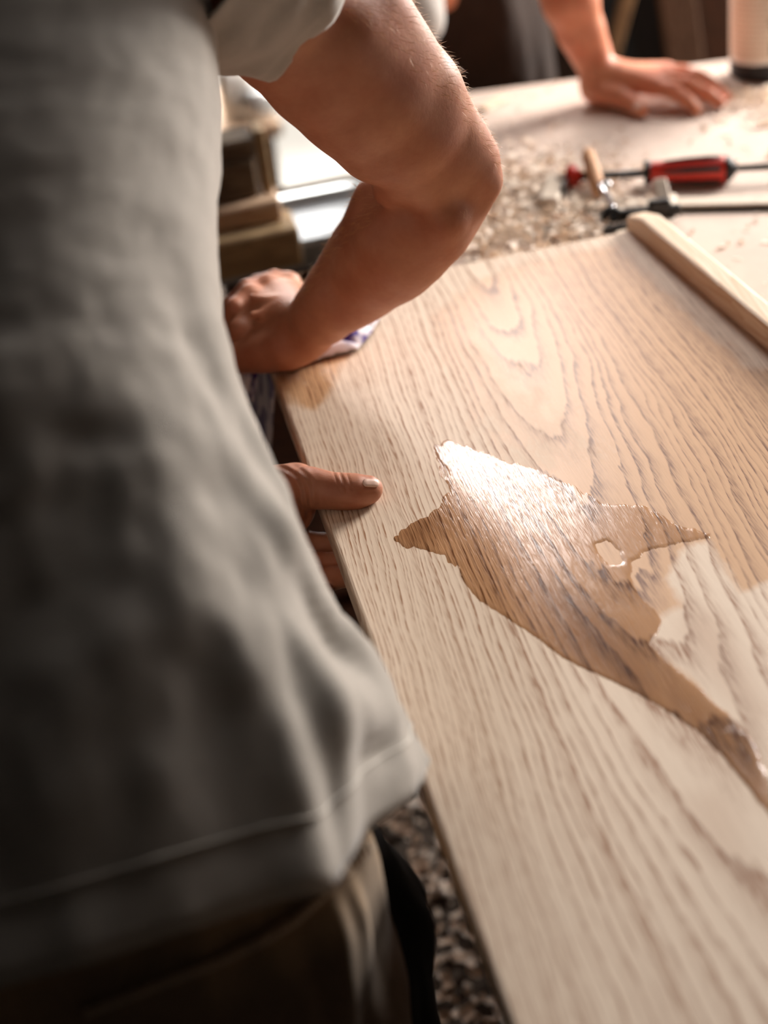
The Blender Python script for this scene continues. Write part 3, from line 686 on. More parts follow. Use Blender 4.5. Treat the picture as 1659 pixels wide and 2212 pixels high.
b.tube([wc, wc+[0, .05, 0]], .012, 10); mbk(b, 'wheel_spokes', M['steel'], pl, True)
# small bench outside the doorway line with canisters
sh = empty('door_bench', (.02, 3.75, 0), 0, 'low pale bench in front of the bright doorway', 'bench')
zs = zrow(282, 520, 3.60)
mbk(MB().box((-.35, 3.60, zs-.03), (.42, 3.95, zs), .003), 'bench_top', M['beam_pale'], sh)
for x in (-.32, .36):
    for y in (3.62, 3.88): mbk(MB().box((x, y, 0), (x+.04, y+.04, zs-.03), .002), 'leg', M['bench_leg'], sh)
for i, (px, r_, h_, mt, lab) in enumerate(((498, .026, .150, 'white_plastic', 'slim white bottle leftmost on the low bench by the doorway'), (523, .024, .135, 'white_plastic', 'slim white bottle second from left on the doorway bench'), (548, .045, .085, 'alu', 'squat silvery tin beside two white bottles on the doorway bench'))):
    lo_, hi_ = -2., 2.
    for _ in range(50):
        mid = (lo_+hi_)/2
        if proj(np.array([mid, 3.68, zs+.05]))[0] < px: lo_ = mid
        else: hi_ = mid
    c = np.array([lo_, 3.68, zs+.0005]); e = empty('bottle' if i < 2 else 'tin', tuple(c), 0, lab, 'bottle' if i < 2 else 'tin')
    mbk(MB().lathe([(0, 0), (r_*.94, 0), (r_, .004), (r_, h_*.72), (r_*.8, h_*.8), (r_*.42, h_*.86), (0, h_*.86)], c, (0, 0, 1), 24), 'body', M[mt], e, True)
    mbk(MB().lathe([(0, h_*.85), (r_*.45, h_*.85), (r_*.45, h_), (0, h_)], c, (0, 0, 1), 20), 'cap', M['red' if i == 0 else 'white_plastic'], e, True)

# ================================================================== boards leaning behind the bench
def colx_at(px, y_, z):
    lo_, hi_ = -3., 4.
    for _ in range(50):
        mid = (lo_+hi_)/2
        if proj(np.array([mid, y_, z]))[0] < px: lo_ = mid
        else: hi_ = mid
    return lo_
rk = empty('board_rack', (1.3, 3.40, 0), 0, 'dark timber rack behind the bench holding leaning boards', 'rack')
mbk(MB().box((.72, 3.36, 1.30), (2.3, 3.40, 1.38), .004), 'rail', M['bench_leg'], rk)
for x in (.72, 1.5, 2.22): mbk(MB().box((x, 3.40, 0), (x+.08, 3.46, 1.45), .004), 'post', M['bench_leg'], rk)
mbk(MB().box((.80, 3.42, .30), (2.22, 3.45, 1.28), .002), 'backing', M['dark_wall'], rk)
LB_ = [(1075, 1185, 40, 'beam_dark', 'wide grey-brown board leaning diagonally behind the hand', 'board'), (1325, 1352, 20, 'beam', 'narrow tan board standing just right of the forearm', 'board'),
       (1180, 1262, 6, 'bb1', 'dark brown board leaning between the diagonal board and the forearm', 'board'), (1355, 1440, -4, 'bb2', 'near-black board right of the narrow tan one', 'board'), (1425, 1500, -4, 'bb3', 'mid brown board with a pale edge left of the rust-brown one', 'board'), (1480, 1590, 0, 'bb4', 'rust-brown board leaning left of the white canister', 'board'), (1590, 1700, 0, 'bb3', 'brown board leaning directly behind the white canister', 'board')]
M['bb1'] = wood('board_dark_brown', (70, 50, 36), (38, 26, 18), 2, .8, .8); M['bb2'] = wood('board_black_brown', (34, 27, 22), (20, 15, 12), 2, .8, .8)
M['bb3'] = wood('board_brown', (140, 106, 82), (92, 64, 46), 2, .8, .8); M['bb4'] = wood('board_rust', (122, 80, 54), (66, 42, 28), 2, .8, .8); M['bb5'] = wood('board_grey_brown', (136, 114, 90), (96, 76, 58), 2, .8, .8); M['bb6'] = wood('board_tan', (168, 130, 88), (122, 88, 56), 2, .8, .8)
for i, (p0, p1, lean, mt, lab, cat) in enumerate(LB_):
    y_ = 2.97+[0, .03, .09, .12, .06, .15, .09][i]; x0, x1 = colx_at(p0, y_, .86), colx_at(p1, y_, .86); mt = {'beam_dark': 'bb5', 'beam': 'bb6'}.get(mt, mt); w_ = x1-x0
    zt2 = 1.75 if i != 1 else 1.62; top_ = np.array([(x0+x1)/2+math.tan(math.radians(lean))*(.95), y_+.15, zt2]); mid_ = np.array([(x0+x1)/2, y_, .80]); d_ = nrm(top_-mid_); bot = mid_-d_*(.795/d_[2])
    o = MB().box(*obox(bot-bot, (top_-bot), w_, .022, .002, (0, -1, 0))).build('leaning_board', M[mt], None); o.location = bot; tag(o, lab, cat, 'boards leaning on the rack')

# ================================================================== person at the board
HB = PT+.002
def hp(x, y, h): return PH(x, y, HB+h)
def zof(P): return proj(P)[2]
body_parts = []
# --- right arm: shoulder out of frame, elbow out to the right, fist on the rag
wr = hp(662, 706, .050); zw = zof(wr)
pr = []
up = [(500, -110, 1.30, .070), (570, -30, 1.33, .068), (640, 40, 1.37, .0660), (705, 105, 1.40, .0650), (775, 175, 1.435, .0635), (850, 258, 1.48, .0580), (915, 325, 1.525, .0520), (955, 385, 1.56, .0475), (955, 425, 1.585, .0460)]
pr += chain([PZ(x, y, z) for x, y, z, r in up], [r for *_, r in up], .008)
pr += [cone(PZ(985, 325, 1.545), PZ(1048, 393, 1.55), .030, .0130, .018), cone(PZ(1048, 393, 1.55), PZ(1025, 428, 1.56), .0125, .016, .012)]          # point of the elbow
pr += [cone(PZ(770, 20, 1.38), PZ(905, 195, 1.46), .044, .036, .016), cone(PZ(905, 195, 1.46), PZ(1005, 345, 1.535), .036, .032, .014), cone(PZ(720, 75, 1.36), PZ(900, 270, 1.47), .042, .034, .016), cone(PZ(672, 195, 1.40), PZ(800, 318, 1.475), .026, .024, .02)]        # triceps, biceps
fa = [(948, 425, 1.575, .0470), (915, 470, 1.585, .0500), (872, 515, 1.605, .0500), (822, 558, 1.64, .0465), (778, 598, 1.675, .0425), (735, 640, zw-.045, .0375), (698, 676, zw-.02, .0325), (668, 704, zw, .0290)]
pr += chain([PZ(x, y, z) for x, y, z, r in fa], [r for *_, r in fa], .008)
pr += [cone(PZ(825, 440, 1.60), PZ(775, 540, 1.66), .030, .028, .010), cone(PZ(775, 540, 1.66), PZ(705, 635, zw-.03), .028, .019, .014)]      # forearm flexors beyond the crease
pr += [cone(PZ(950, 470, 1.555), PZ(862, 575, 1.625), .030, .030, .014), cone(PZ(862, 575, 1.625), PZ(785, 640, 1.69), .030, .025, .014)]
pr += [cone(PZ(905, 360, 1.50), PZ(960, 470, 1.535), .010, .010, .02), cone(PZ(960, 470, 1.535), PZ(880, 585, 1.60), .010, .009, .02), cone(PZ(900, 330, 1.475), PZ(830, 420, 1.535), .009, .008, .02)]
# back of the hand, knuckles, thumb
MC = {'i': hp(548, 676, .046), 'm': hp(540, 640, .055), 'r': hp(577, 618, .052), 'p': hp(624, 612, .042)}
for kf, r0, r1 in (('i', .021, .0155), ('m', .019, .0150), ('r', .019, .0145), ('p', .019, .0135)):
    a = wr+(MC[kf]-wr)*.12; pr += [cone(a, MC[kf]+[0, 0, -.006], r0, r1, .012)]
pr += [cone(hp(650, 700, .036), hp(590, 650, .034), .026, .024, .016), cone(hp(620, 665, .030), hp(575, 650, .030), .024, .02, .014)]
for kf in MC: pr += [cone(MC[kf], MC[kf]+[0, 0, .001], .0128, .0128, .008)]
fing = {'i': [(548, 676, .046, .0125), (516, 712, .040, .0115), (500, 748, .020, .010), (506, 765, .010, .0088)],
        'm': [(540, 640, .055, .0130), (508, 668, .052, .0120), (488, 712, .030, .0105), (490, 735, .012, .0090)],
        'r': [(577, 618, .052, .0125), (536, 626, .056, .0118), (500, 660, .040, .0105), (484, 695, .016, .0090)],
        'p': [(624, 612, .042, .0118), (592, 604, .050, .0108), (556, 612, .034, .0098), (535, 640, .014, .0085)]}
for kf, L in fing.items(): pr += chain([hp(x, y, h) for x, y, h, r in L], [r for *_, r in L], .004)
pr += chain([hp(655, 735, .034), hp(612, 752, .028), hp(566, 765, .021), hp(532, 772, .017), hp(506, 776, .014), hp(494, 778, .0125)], [.022, .0215, .0185, .0140, .0125, .0105], .012)
pr += [cone(hp(640, 735, .030), hp(585, 735, .024), .024, .020, .016), cone(hp(684, 718, .038), hp(632, 750, .022), .019, .0165, .012), cone(hp(560, 700, .036), hp(560, 745, .024), .016, .016, .012)]
pr += [cone(hp(564, 692, .0665), hp(566, 698, .062), .0075, .0065, -.012)]                                   # hollow beside the index tendon
pr += [cone(hp(610, 672, .057), hp(546, 680, .060), .004, .004, .008), cone(hp(612, 655, .060), hp(545, 642, .068), .0035, .0035, .008)]      # tendons
pr += [cone(hp(688, 660, .070), hp(686, 662, .068), .008, .008, .014)]
body_parts.append(sdf_mesh(pr, .0021))
# --- left arm reaching across, thumb on the board, fingers under it
pr = []
def tp(x, y, h): return PH(x, y, PT+h)
pr += chain([tp(612, 1062, -.006), tp(640, 1050, .006), tp(668, 1056, .017), tp(705, 1060, .0165), tp(742, 1062, .0145), tp(775, 1062, .0125), tp(800, 1060, .0115)], [.0205, .0195, .0165, .0140, .0142, .0132, .0105], .012)
pr += [cone(tp(800, 1050, .0145), tp(806, 1052, .0130), .0085, .0075, .006)]
pr += [cone(tp(668, 1040, .022), tp(690, 1046, .020), .0095, .009, .012)]
pr += [cone(tp(640, 1078, .000), tp(652, 1094, -.010), .017, .0115, .012), cone(tp(620, 1090, -.006), tp(638, 1120, -.022), .020, .0135, .016), cone(tp(600, 1070, -.012), tp(585, 1110, -.030), .026, .024, .02)]
pr += [cone(tp(590, 1080, -.030), tp(612, 1160, -.048), .022, .018, .02), cone(tp(570, 1090, -.030), tp(600, 1200, -.055), .022, .017, .02)]
for L in ([(606, 1160, -.046, .0135), (650, 1172, -.050, .0128), (700, 1178, -.048, .0115), (750, 1180, -.042, .0098), (775, 1180, -.040, .0085)],
          [(604, 1198, -.052, .0125), (665, 1214, -.052, .0115), (720, 1218, -.047, .0105), (765, 1216, -.0405, .0092)],
          [(606, 1232, -.056, .0125), (660, 1246, -.055, .0118), (722, 1248, -.049, .0108), (770, 1246, -.0405, .0094)],
          [(600, 1262, -.060, .0110), (650, 1276, -.060, .0100), (700, 1280, -.052, .0092)]):
    pr += chain([tp(x, y, h) for x, y, h, r in L], [r for *_, r in L], .004)
pr += chain([tp(590, 1090, -.030), tp(540, 1075, -.040), tp(480, 1065, -.040), PZ(380, 1040, 1.52), PZ(200, 980, 1.50)], [.027, .026, .026, .034, .044], .02)
body_parts.append(sdf_mesh(pr, .0013))
# --- trunk core, neck, head and the rest of the left arm (all beneath clothing or above the frame)
pr = chain([(-.11, .85, .98), (-.11, .99, 1.11), (-.10, 1.17, 1.28)], [.085, .085, .09], .04, None)
pr += [cone((-.24, 1.20, 1.34), (-.02, 1.28, 1.37), .070, .062, .04), cone((-.10, 1.26, 1.42), (-.08, 1.36, 1.53), .060, .055, .03)]
pr += [cone((-.02, 1.28, 1.37), PZ(500, -110, 1.30), .060, .066, .02)]
lx = PZ(200, 980, 1.50); pr += [cone((-.30, 1.22, 1.34), lx+[-.05, -.02, .05], .062, .046, .03), cone(lx+[-.05, -.02, .05], lx, .046, .042, .03)]
hc = np.array([-.06, 1.46, 1.60])                                     # head looks forward and down at the work
fd = nrm([.10, .80, -.60]); ud = nrm(np.array([0, .6, .8])-fd*np.dot([0, .6, .8], fd)); rd = np.cross(fd, ud)
def hd(f_, u_, r_): return hc+fd*f_+ud*u_+rd*r_
pr += [cone(hd(-.012, .03, 0), hd(.02, .02, 0), .086, .080, .03), cone(hd(.035, -.03, 0), hd(.05, -.085, 0), .058, .030, .04), cone(hd(.092, .005, 0), hd(.112, -.022, 0), .009, .012, .012)]
for sgn in (-1, 1):
    pr += [cone(hd(0, -.005, .078*sgn), hd(-.006, .02, .082*sgn), .013, .015, .008), cone(hd(.080, .018, .032*sgn), hd(.084, .018, .032*sgn), .012, .011, .006), cone(hd(.086, .036, .018*sgn), hd(.078, .038, .048*sgn), .008, .007, .01)]
pr += [cone(hd(.088, -.048, -.018), hd(.088, -.048, .018), .008, .008, .006), cone(hd(.085, -.060, -.014), hd(.085, -.060, .014), .008, .008, .006)]
body_parts.append(sdf_mesh(pr, .006))
BV, BQ = merge(body_parts)
per = empty('person', (-.10, .80, 0), 0, 'person in a loose grey T-shirt bending over and wiping the oak board with a rag', 'person')
bN = None
cV = BV-np.array(per.location); body = mk('body', cV, BQ, M['skin'], per, True)
# creases over thumb joints and web of the left hand
bx_, by_, bz_ = proj(BV)
cz = np.zeros(len(BV)); lh = (bx_ > 560) & (bx_ < 840) & (by_ > 1000) & (by_ < 1150) & (BV[:, 2] > .86) & (bz_ < 1.62)
xx, yy = bx_, by_
rr = np.hypot((xx-575)*1.0, (yy-1095)*.95); web = np.exp(-((rr-74)/34)**2)*np.sin(rr/3.0+.8*np.sin(yy/13))*.9
for x0_, wd, am in ((741, 4.0, -.7), (755, 3.4, -.35), (727, 3.4, -.4)): web = web+am*np.exp(-((xx-(yy-1040)*.35-x0_)/wd)**2)*np.clip((1068-yy)/20, 0, 1)
cz[lh] = web[lh]; a = body.data.attributes.new('crease', 'FLOAT', 'POINT'); a.data.foreach_set('value', cz.astype(np.float32))
bvhB = BVHTree.FromPolygons([tuple(v) for v in BV], [tuple(int(i) for i in q) for q in BQ])
# thumb nail
def hit(bvh, px, py):
    r = ray(px, py); r_ = Vector(r).normalized(); h = bvh.ray_cast(Vector(CAM), r_); return h
nv_, nq_ = [], []; NU, NW = 14, 11
for i in range(NU):
    for j in range(NW):
        u = i/(NU-1); w = j/(NW-1)*2-1; tap = math.sqrt(max(0, 1-(1-min(u*3.2, 1))**2))*.25+.75
        px = 783+34*u+(3.5*w*w*(1-2*u))*.9; py = 1042.5+1.5*u+8.8*w*tap; h = hit(bvhB, px, py)
        if h[0] is None or proj(np.array(h[0]))[2] > 1.60: p = PZ(px, py, 1.535); nn = Vector((0, 0, 1))
        else: p = np.array(h[0]); nn = h[1]
        rim = max(abs(w)**6, (1-u)**8); p = p+np.array(nn)*(.0014-.0013*rim); nv_.append(p-np.array(per.location))
for i in range(NU-1):
    for j in range(NW-1): k_ = i*NW+j; nq_.append((k_, k_+1, k_+NW+1, k_+NW))
nail = mk('thumbnail', nv_, nq_, M['nail'], body, True); nail.modifiers.new('thick', 'SOLIDIFY').thickness = .0006
# fine hair on the right forearm and the outer edge of the upper arm
NBo = normals(body_parts[0][0], body_parts[0][1]); V0 = body_parts[0][0]; hx, hy, hz = proj(V0); hv, hq = [], []; k_ = 0
toC = nrm(np.array([0, 0, 0]))if False else None
selx = np.argwhere((hy > -60) & (hy < 730) & (hx > 640) & (NBo@nrm([.25, .35, .5]) > -.15)).ravel()
sel = RNG.choice(selx, 4500)
wrp = np.array(wr); elb = PZ(955, 425, 1.575); sho = PZ(500, -110, 1.30)
for i in sel:
    p = V0[i]; n_ = NBo[i]; dirn = nrm(wrp-elb) if hy[i] > 430 else nrm(elb-sho); tdir = nrm(dirn-n_*dirn.dot(n_)+RNG.normal(0, .35, 3)); L_ = RNG.uniform(.005, .011)
    side = nrm(np.cross(tdir, n_))*.00014; q0 = p-n_*.0004; q1 = p+n_*.0018+tdir*L_*.5; q2 = p+n_*.0026+tdir*L_
    for q_ in (q0-side, q0+side, q1-side*.8, q1+side*.8, q2): hv.append(q_-np.array(per.location))
    hq += [(k_, k_+1, k_+3, k_+2), (k_+2, k_+3, k_+4)]; k_ += 5
hr = mk('arm_hair', hv, hq, M['hair'], body); hr['kind'] = 'stuff'
# head hair as a close cap
hp_ = [cone(hd(-.02, .045, 0), hd(.012, .045, 0), .088, .080, .03), cone(hd(-.035, .00, 0), hd(-.03, .03, 0), .080, .082, .03)]
hvv, hqq = sdf_mesh(hp_, .007); o = mk('hair', hvv-np.array(per.location), hqq, M['head_hair'], per, True)

# --- T-shirt: lofted loops, fitted hem, sleeve
def interp(xs, ys, x): return np.interp(x, xs, ys)
by = [-400, -200, 0, 60, 100, 160, 250, 350, 450, 600, 700, 790, 880, 950, 1020, 1090, 1160, 1245, 1330, 1410, 1490, 1550, 1600, 1645, 1800]; bxs = [420, 440, 455, 461, 470, 474, 478, 476, 467, 472, 483, 505, 533, 560, 588, 617, 650, 697, 748, 797, 847, 880, 906, 926, 960]
NT_, NA = 90, 168
hemk = [(22, PZ(926, 1643, 1.135)), (8, PZ(912, 1690, 1.115)), (-5, PZ(878, 1720, 1.09)), (-15, PZ(825, 1762, 1.065)), (-25, PZ(770, 1802, 1.035)), (-33, PZ(751, 1850, 1.005)), (-42, PZ(722, 1905, .985)), (-48, PZ(700, 1926, .972)), (-60, PZ(600, 1946, .962)), (-75, PZ(400, 2012, .935)), (-90, PZ(180, 2085, .915)), (-105, PZ(0, 2132, .905)), (-130, np.array([-.28, .66, 1.03])), (-165, np.array([-.345, .74, 1.0])), (-200, np.array([-.33, .84, .97])), (-250, np.array([-.20, .95, .945])), (-290, np.array([-.03, .97, .94])), (-320, np.array([.09, .92, .955]))]
hk = sorted([(a+360 if a < -180 else a, p) for a, p in hemk]); ha = np.array([a for a, _ in hk]); hpz = np.array([p for _, p in hk])
ha3 = np.concatenate([ha-360, ha, ha+360]); hp3 = np.concatenate([hpz]*3)
def hem(a): a = (a+180) % 360-180; return np.array([np.interp(a, ha3, hp3[:, d]) for d in range(3)])
ths = np.arange(NA)*360/NA-180; H = np.array([hem(a) for a in ths])
for _ in range(0): H = (np.roll(H, 1, 0)+H*2+np.roll(H, -1, 0))/4
S0 = np.array([-.10, .82, 1.00]); S1 = np.array([-.115, 1.27, 1.41]); axd = nrm(S1-S0); e1 = np.array([1, 0, 0.]); e1 = nrm(e1-axd*e1.dot(axd)); e2 = np.cross(axd, e1)   # e2 points to the belly side? fix sign
if e2[1]*0+e2[2] > 0: e2 = -e2
TS = np.linspace(0, 1.06, NT_); c_, s__ = np.cos(np.radians(ths)), np.sin(np.radians(ths))
E_ = np.zeros((NT_, NA, 3))
shift = np.zeros(NT_)
def build_loops():
    for k_, t_ in enumerate(TS):
        cc_ = S0+(S1-S0)*t_; A_w = .205+.015*math.cos(t_*3.1)+.02*t_; B_w = .135+.012*math.sin(t_*3)
        sq = 1.0; E_[k_] = cc_+np.outer(A_w*np.sign(c_)*np.abs(c_)**.92, e1)+np.outer(B_w*np.sign(s__)*np.abs(s__)**.92, e2)+np.array([shift[k_], 0, 0])*(.5+.5*c_)[:, None]
    P = E_.copy(); w_ = np.clip(1-TS/.34, 0, 1)**1.6
    P += w_[:, None, None]*(H-E_[0])[None]
    return P
for it in range(8):
    P = build_loops(); X_, Y_, Z_ = proj(P)
    for k_ in range(NT_):
        j = int(np.argmax(X_[k_])); tgt = np.interp(Y_[k_, j], by, bxs); shift[k_] += (tgt-X_[k_, j])*Z_[k_, j]/F*(1 if TS[k_] > .03 else 0)*.9
    shift = np.convolve(np.pad(shift, 3, 'edge'), np.ones(7)/7, 'valid')
P = build_loops()
# folds
T1 = np.roll(P, -1, 1)-np.roll(P, 1, 1); T2 = np.gradient(P, axis=0); NN = np.cross(T1, T2); NN /= np.maximum(np.linalg.norm(NN, axis=2), 1e-9)[..., None]
cen = P.mean(1, keepdims=True); sg = np.sign(((P-cen)*NN).sum(2)); NN *= sg[..., None]
for k_ in range(NT_):
    t_ = TS[k_]
    for j in range(NA):
        th = ths[j]; ss = th*.0042
        d = (.0045 if t_ < .4 else .0045-.002*min(1, (t_-.4)/.3))*mnoise.fractal(Vector((ss*7, t_*1.7, 1.3)), 1, 2, 2)*(1.2-t_)                    # long hanging folds
        d += .0038*mnoise.fractal(Vector((ss*9+t_*2.2, t_*6.5-ss*5, 4.0)), 1, 2, 3)*math.exp(-((t_-.25)/.30)**2)*1.5
        d += .0020*mnoise.fractal(Vector((ss*5, t_*14, 9.0)), 1, 2, 2)
        # creases pulled towards the front hem
        for (tc_, ac_, wt, wa, am, sl) in ((.16, -14, .05, 7, -.010, .9), (.26, -22, .07, 6, .006, 1.2), (.10, -24, .030, 9, .007, .5), (.20, 2, .05, 6, -.007, 1.3), (.33, -9, .08, 5, .005, 1.0), (.12, -33, .06, 6, .009, .2), (.44, -28, .10, 7, -.005, .7), (.055, -15, .012, 9, -.006, .25)):
            q_ = (t_-tc_)/wt; r_ = (th-ac_+q_*wa*sl)/wa; d += am*math.exp(-q_*q_-r_*r_)
        d *= 1.35; d += .0009*mnoise.fractal(Vector((ss*40, t_*40, 2.0)), 1, 2, 2)
        P[k_, j] += NN[k_, j]*d
# stitched double hem: thicker band with a groove
hemw = .036
for k_ in range(NT_):
    t_ = TS[k_]
    if t_ < hemw: P[k_] += NN[k_]*.0016
    if abs(t_-hemw) < .009: P[k_] -= NN[k_]*.0016
PVs = P.reshape(-1, 3); Fs = []
for k_ in range(NT_-1):
    for j in range(NA): Fs.append((k_*NA+j, k_*NA+(j+1) % NA, (k_+1)*NA+(j+1) % NA, (k_+1)*NA+j))
# shoulders close towards the neck opening
base_n = NT_*NA; ring_prev = P[-1]; cap = []; neck = np.array([-.10, 1.32, 1.475])
for q_, f_ in enumerate((.25, .5, .68)):
    rg = ring_prev+(neck-ring_prev)*f_+axd*.045*math.sin(f_*2.6); cap.append(rg)
allV = np.concatenate([PVs]+cap)
for q_ in range(3):
    a0 = (NT_-1)*NA if q_ == 0 else base_n+(q_-1)*NA; b0 = base_n+q_*NA
    for j in range(NA): Fs.append((a0+j, a0+(j+1) % NA, b0+(j+1) % NA, b0+j))
def sleeve(A, Bp, r0, r1, ph, droop):
    A = np.array(A); Bp = np.array(Bp); d = nrm(Bp-A); u = nrm(np.cross(d, [0, 0, 1])); w = np.cross(u, d); n_ = 72; m_ = 26; V = []
    for i in range(m_+1):
        t_ = i/m_
        for a in range(n_):
            an = 2*math.pi*a/n_; rr_ = r0+(r1-r0)*t_+.005*math.sin(3*an+ph+3*t_)*t_+.0036*math.sin(7*an+1.3*ph+2*t_)*t_**2+.005*abs(math.sin(4*an+9*t_+ph))*t_*(1-t_)*2+.006*mnoise.fractal(Vector((math.cos(an)*2, math.sin(an)*2, t_*3)), 1, 2, 2)
            if i == m_-3: rr_ -= .0012
            V.append(A+(Bp-A)*t_+(u*math.cos(an)+w*math.sin(an))*rr_+d*t_*droop*(.010*math.sin(2*an+ph)+.006*math.sin(5*an+ph)))
    Fq = [(i*n_+a, i*n_+(a+1) % n_, (i+1)*n_+(a+1) % n_, (i+1)*n_+a) for i in range(m_) for a in range(n_)]; return np.array(V), Fq
sv, sf = sleeve(PZ(370, -190, 1.265), PZ(612, -40, 1.352), .128, .0815, .9, .45)
n0 = len(allV); allV = np.concatenate([allV, sv]); Fs += [tuple(i+n0 for i in f) for f in sf]
sv, sf = sleeve((-.28, 1.20, 1.36), lx+[-.09, .10, .18], .088, .082, 2.0, 1.0)
n0 = len(allV); allV = np.concatenate([allV, sv]); Fs += [tuple(i+n0 for i in f) for f in sf]
shirt = mk('t_shirt', allV-np.array(per.location), Fs, M['shirt'], per, True)
sm = shirt.modifiers.new('cloth', 'SOLIDIFY'); sm.thickness = .0022; sm.offset = 0
# raised seam threads along the hem
def threads(kf, name):
    ring = [P[kf][j]+NN[kf][j]*.0016-np.array(per.location) for j in range(NA)]
    b = MB(); b.tube(ring+[ring[0]], .0009, 6, False); mk(name, np.concatenate(b.V), b.F, M['seam'], shirt, True)
threads(int(round(hemw/1.06*(NT_-1)))+1, 'hem_stitching')

# --- trousers
def thighs(mat=None):
    q = []
    q += [cone((-.20, .83, .88), (-.03, .83, .88), .112, .112, .04), cone((-.20, .84, .96), (-.03, .84, .95), .105, .105, .04)]
    q += chain([(-.215, .83, .80), (-.215, .84, .50), (-.22, .80, .08)], [.108, .088, .075], .03)
    q += chain([(-.02, .83, .80), (-.015, .86, .50), (-.02, .80, .08)], [.108, .088, .075], .03)
    return q
tv, tq = sdf_mesh(thighs(), .006); tn = normals(tv, tq)
if ((tv-np.array([-.1, .8, .6]))*tn).sum() < 0: tn = -tn
for i in range(len(tv)):
    p = tv[i]; d = .010*mnoise.fractal(Vector((p[0]*16, p[1]*16, p[2]*3.2)), 1, 2, 3)+.004*mnoise.fractal(Vector((p[0]*34, p[1]*34, p[2]*9)), 1, 2, 2); tv[i] = p+tn[i]*d
trous = mk('trousers', tv-np.array(per.location), tq, M['trousers'], per, True)
bvhT = BVHTree.FromPolygons([tuple(v) for v in tv], [tuple(int(i) for i in q) for q in tq])
def ribbon_on(bvh, pts, wpx, name, mat, par, bump_, n=120, ribs=0):
    """a cloth band laid on a garment along a line"""
    pts = np.array(pts, float); s_ = np.concatenate([[0], np.cumsum(np.linalg.norm(np.diff(pts, axis=0), axis=1))]); V = []; rows_ = 9; ok = []
    for i in range(n):
        q_ = s_[-1]*i/(n-1); c = np.array([np.interp(q_, s_, pts[:, d]) for d in (0, 1)]); c2 = np.array([np.interp(min(q_+2, s_[-1]), s_, pts[:, d]) for d in (0, 1)]); c1 = np.array([np.interp(max(q_-2, 0), s_, pts[:, d]) for d in (0, 1)])
        tt = nrm(c2-c1); nn = np.array([-tt[1], tt[0]])
        for j in range(rows_):
            w = j/(rows_-1)*2-1; pp = c+nn*w*wpx/2; h = hit(bvh, *pp)
            if h[0] is None: V.append(None); continue
            e = (1-abs(w)**4)*bump_*(1+(.35*math.sin(i*2*math.pi*ribs/n+w*2.2) if ribs else 0)); V.append(np.array(h[0])-nrm(ray(*pp))*e-np.array(par.location if not par.parent else par.parent.location))
    keep = {}; VV = []
    for i, v in enumerate(V):
        if v is not None: keep[i] = len(VV); VV.append(v)
    Fq = []
    for i in range(n-1):
        for j in range(rows_-1):
            q_ = [i*rows_+j, i*rows_+j+1, (i+1)*rows_+j+1, (i+1)*rows_+j]
            if all(z in keep for z in q_):
                qq = [keep[z] for z in q_]
                if max(np.linalg.norm(VV[qq[a]]-VV[qq[(a+1) % 4]]) for a in range(4)) < .03: Fq.append(qq)
    return mk(name, VV, Fq, mat, par, True)
ribbon_on(bvhT, [(868, 1745), (850, 1775), (800, 1828), (750, 1880), (700, 1930), (640, 1985), (560, 2035), (450, 2085), (330, 2130), (180, 2190)], 24, 'ribbed_waist_seam', M['stitch'], trous, .0065, 260, 64)
# black apron in front of the leg
ap = [cone((.02, .885, .93), (.035, .90, .78), .060, .088, .03), cone((.035, .90, .78), (.03, .90, .55), .088, .090, .02), cone((.03, .90, .55), (.0, .88, .25), .090, .085, .03)]
av, aq = sdf_mesh(ap, .006)
for i in range(len(av)):
    p = av[i]; av[i] = p+nrm([p[0]-.03, p[1]-.88, 0])*.007*mnoise.fractal(Vector((p[0]*20, p[1]*20, p[2]*4)), 1, 2, 3)
apron = mk('black_apron', av-np.array(per.location), aq, M['black'], per, True); apron['label'] = 'black canvas apron skirt'

# ================================================================== rag under the fist
def heightsheet(polypx, name, mat, hfun, res=.0016, seedv=0):
    poly_ = np.array([PH(x, y, PT)[:2] for x, y in polypx]); lo_ = poly_.min(0); hi_ = poly_.max(0); xs = np.arange(lo_[0], hi_[0]+res, res); ys_ = np.arange(lo_[1], hi_[1]+res, res); GX_, GY_ = np.meshgrid(xs, ys_); G_ = np.stack([GX_.ravel(), GY_.ravel()], 1)
    sd_q = sdpoly(G_, poly_); kp = sd_q < 0; idm = np.full(len(G_), -1); idm[kp] = np.arange(kp.sum()); idm = idm.reshape(GX_.shape)
    V = np.array([[x, y, hfun(x, y, -d)] for (x, y), d in zip(G_[kp], sd_q[kp])]); q = np.stack([idm[:-1, :-1], idm[:-1, 1:], idm[1:, 1:], idm[1:, :-1]], -1).reshape(-1, 4); q = q[(q >= 0).all(1)]
    return V, q
def ragh(x, y, d):
    r_ = abs(mnoise.fractal(Vector((x*22+y*9, y*26-x*8, 2.2)), 1, 2, 2)); h = PT+.0045+.015*min(1, d/.016)*(.35+r_)
    if x < BX0+.004: h = min(h, PT+.004)-max(0, (BX0+.004-x))*5.0
    return h
rv, rq = heightsheet([(500, 700), (520, 640), (570, 615), (660, 620), (760, 660), (818, 684), (826, 692), (800, 735), (775, 762), (700, 781), (640, 798), (590, 806), (545, 810), (512, 800), (495, 750)], 'rag', None, ragh)
rag = mk('rag', rv, rq, M['rag'], None, True); tag(rag, 'crumpled white rag with purple blotches pressed under the fist', 'rag')
m_ = rag.modifiers.new('thick', 'SOLIDIFY'); m_.thickness = .0016; m_.offset = -1
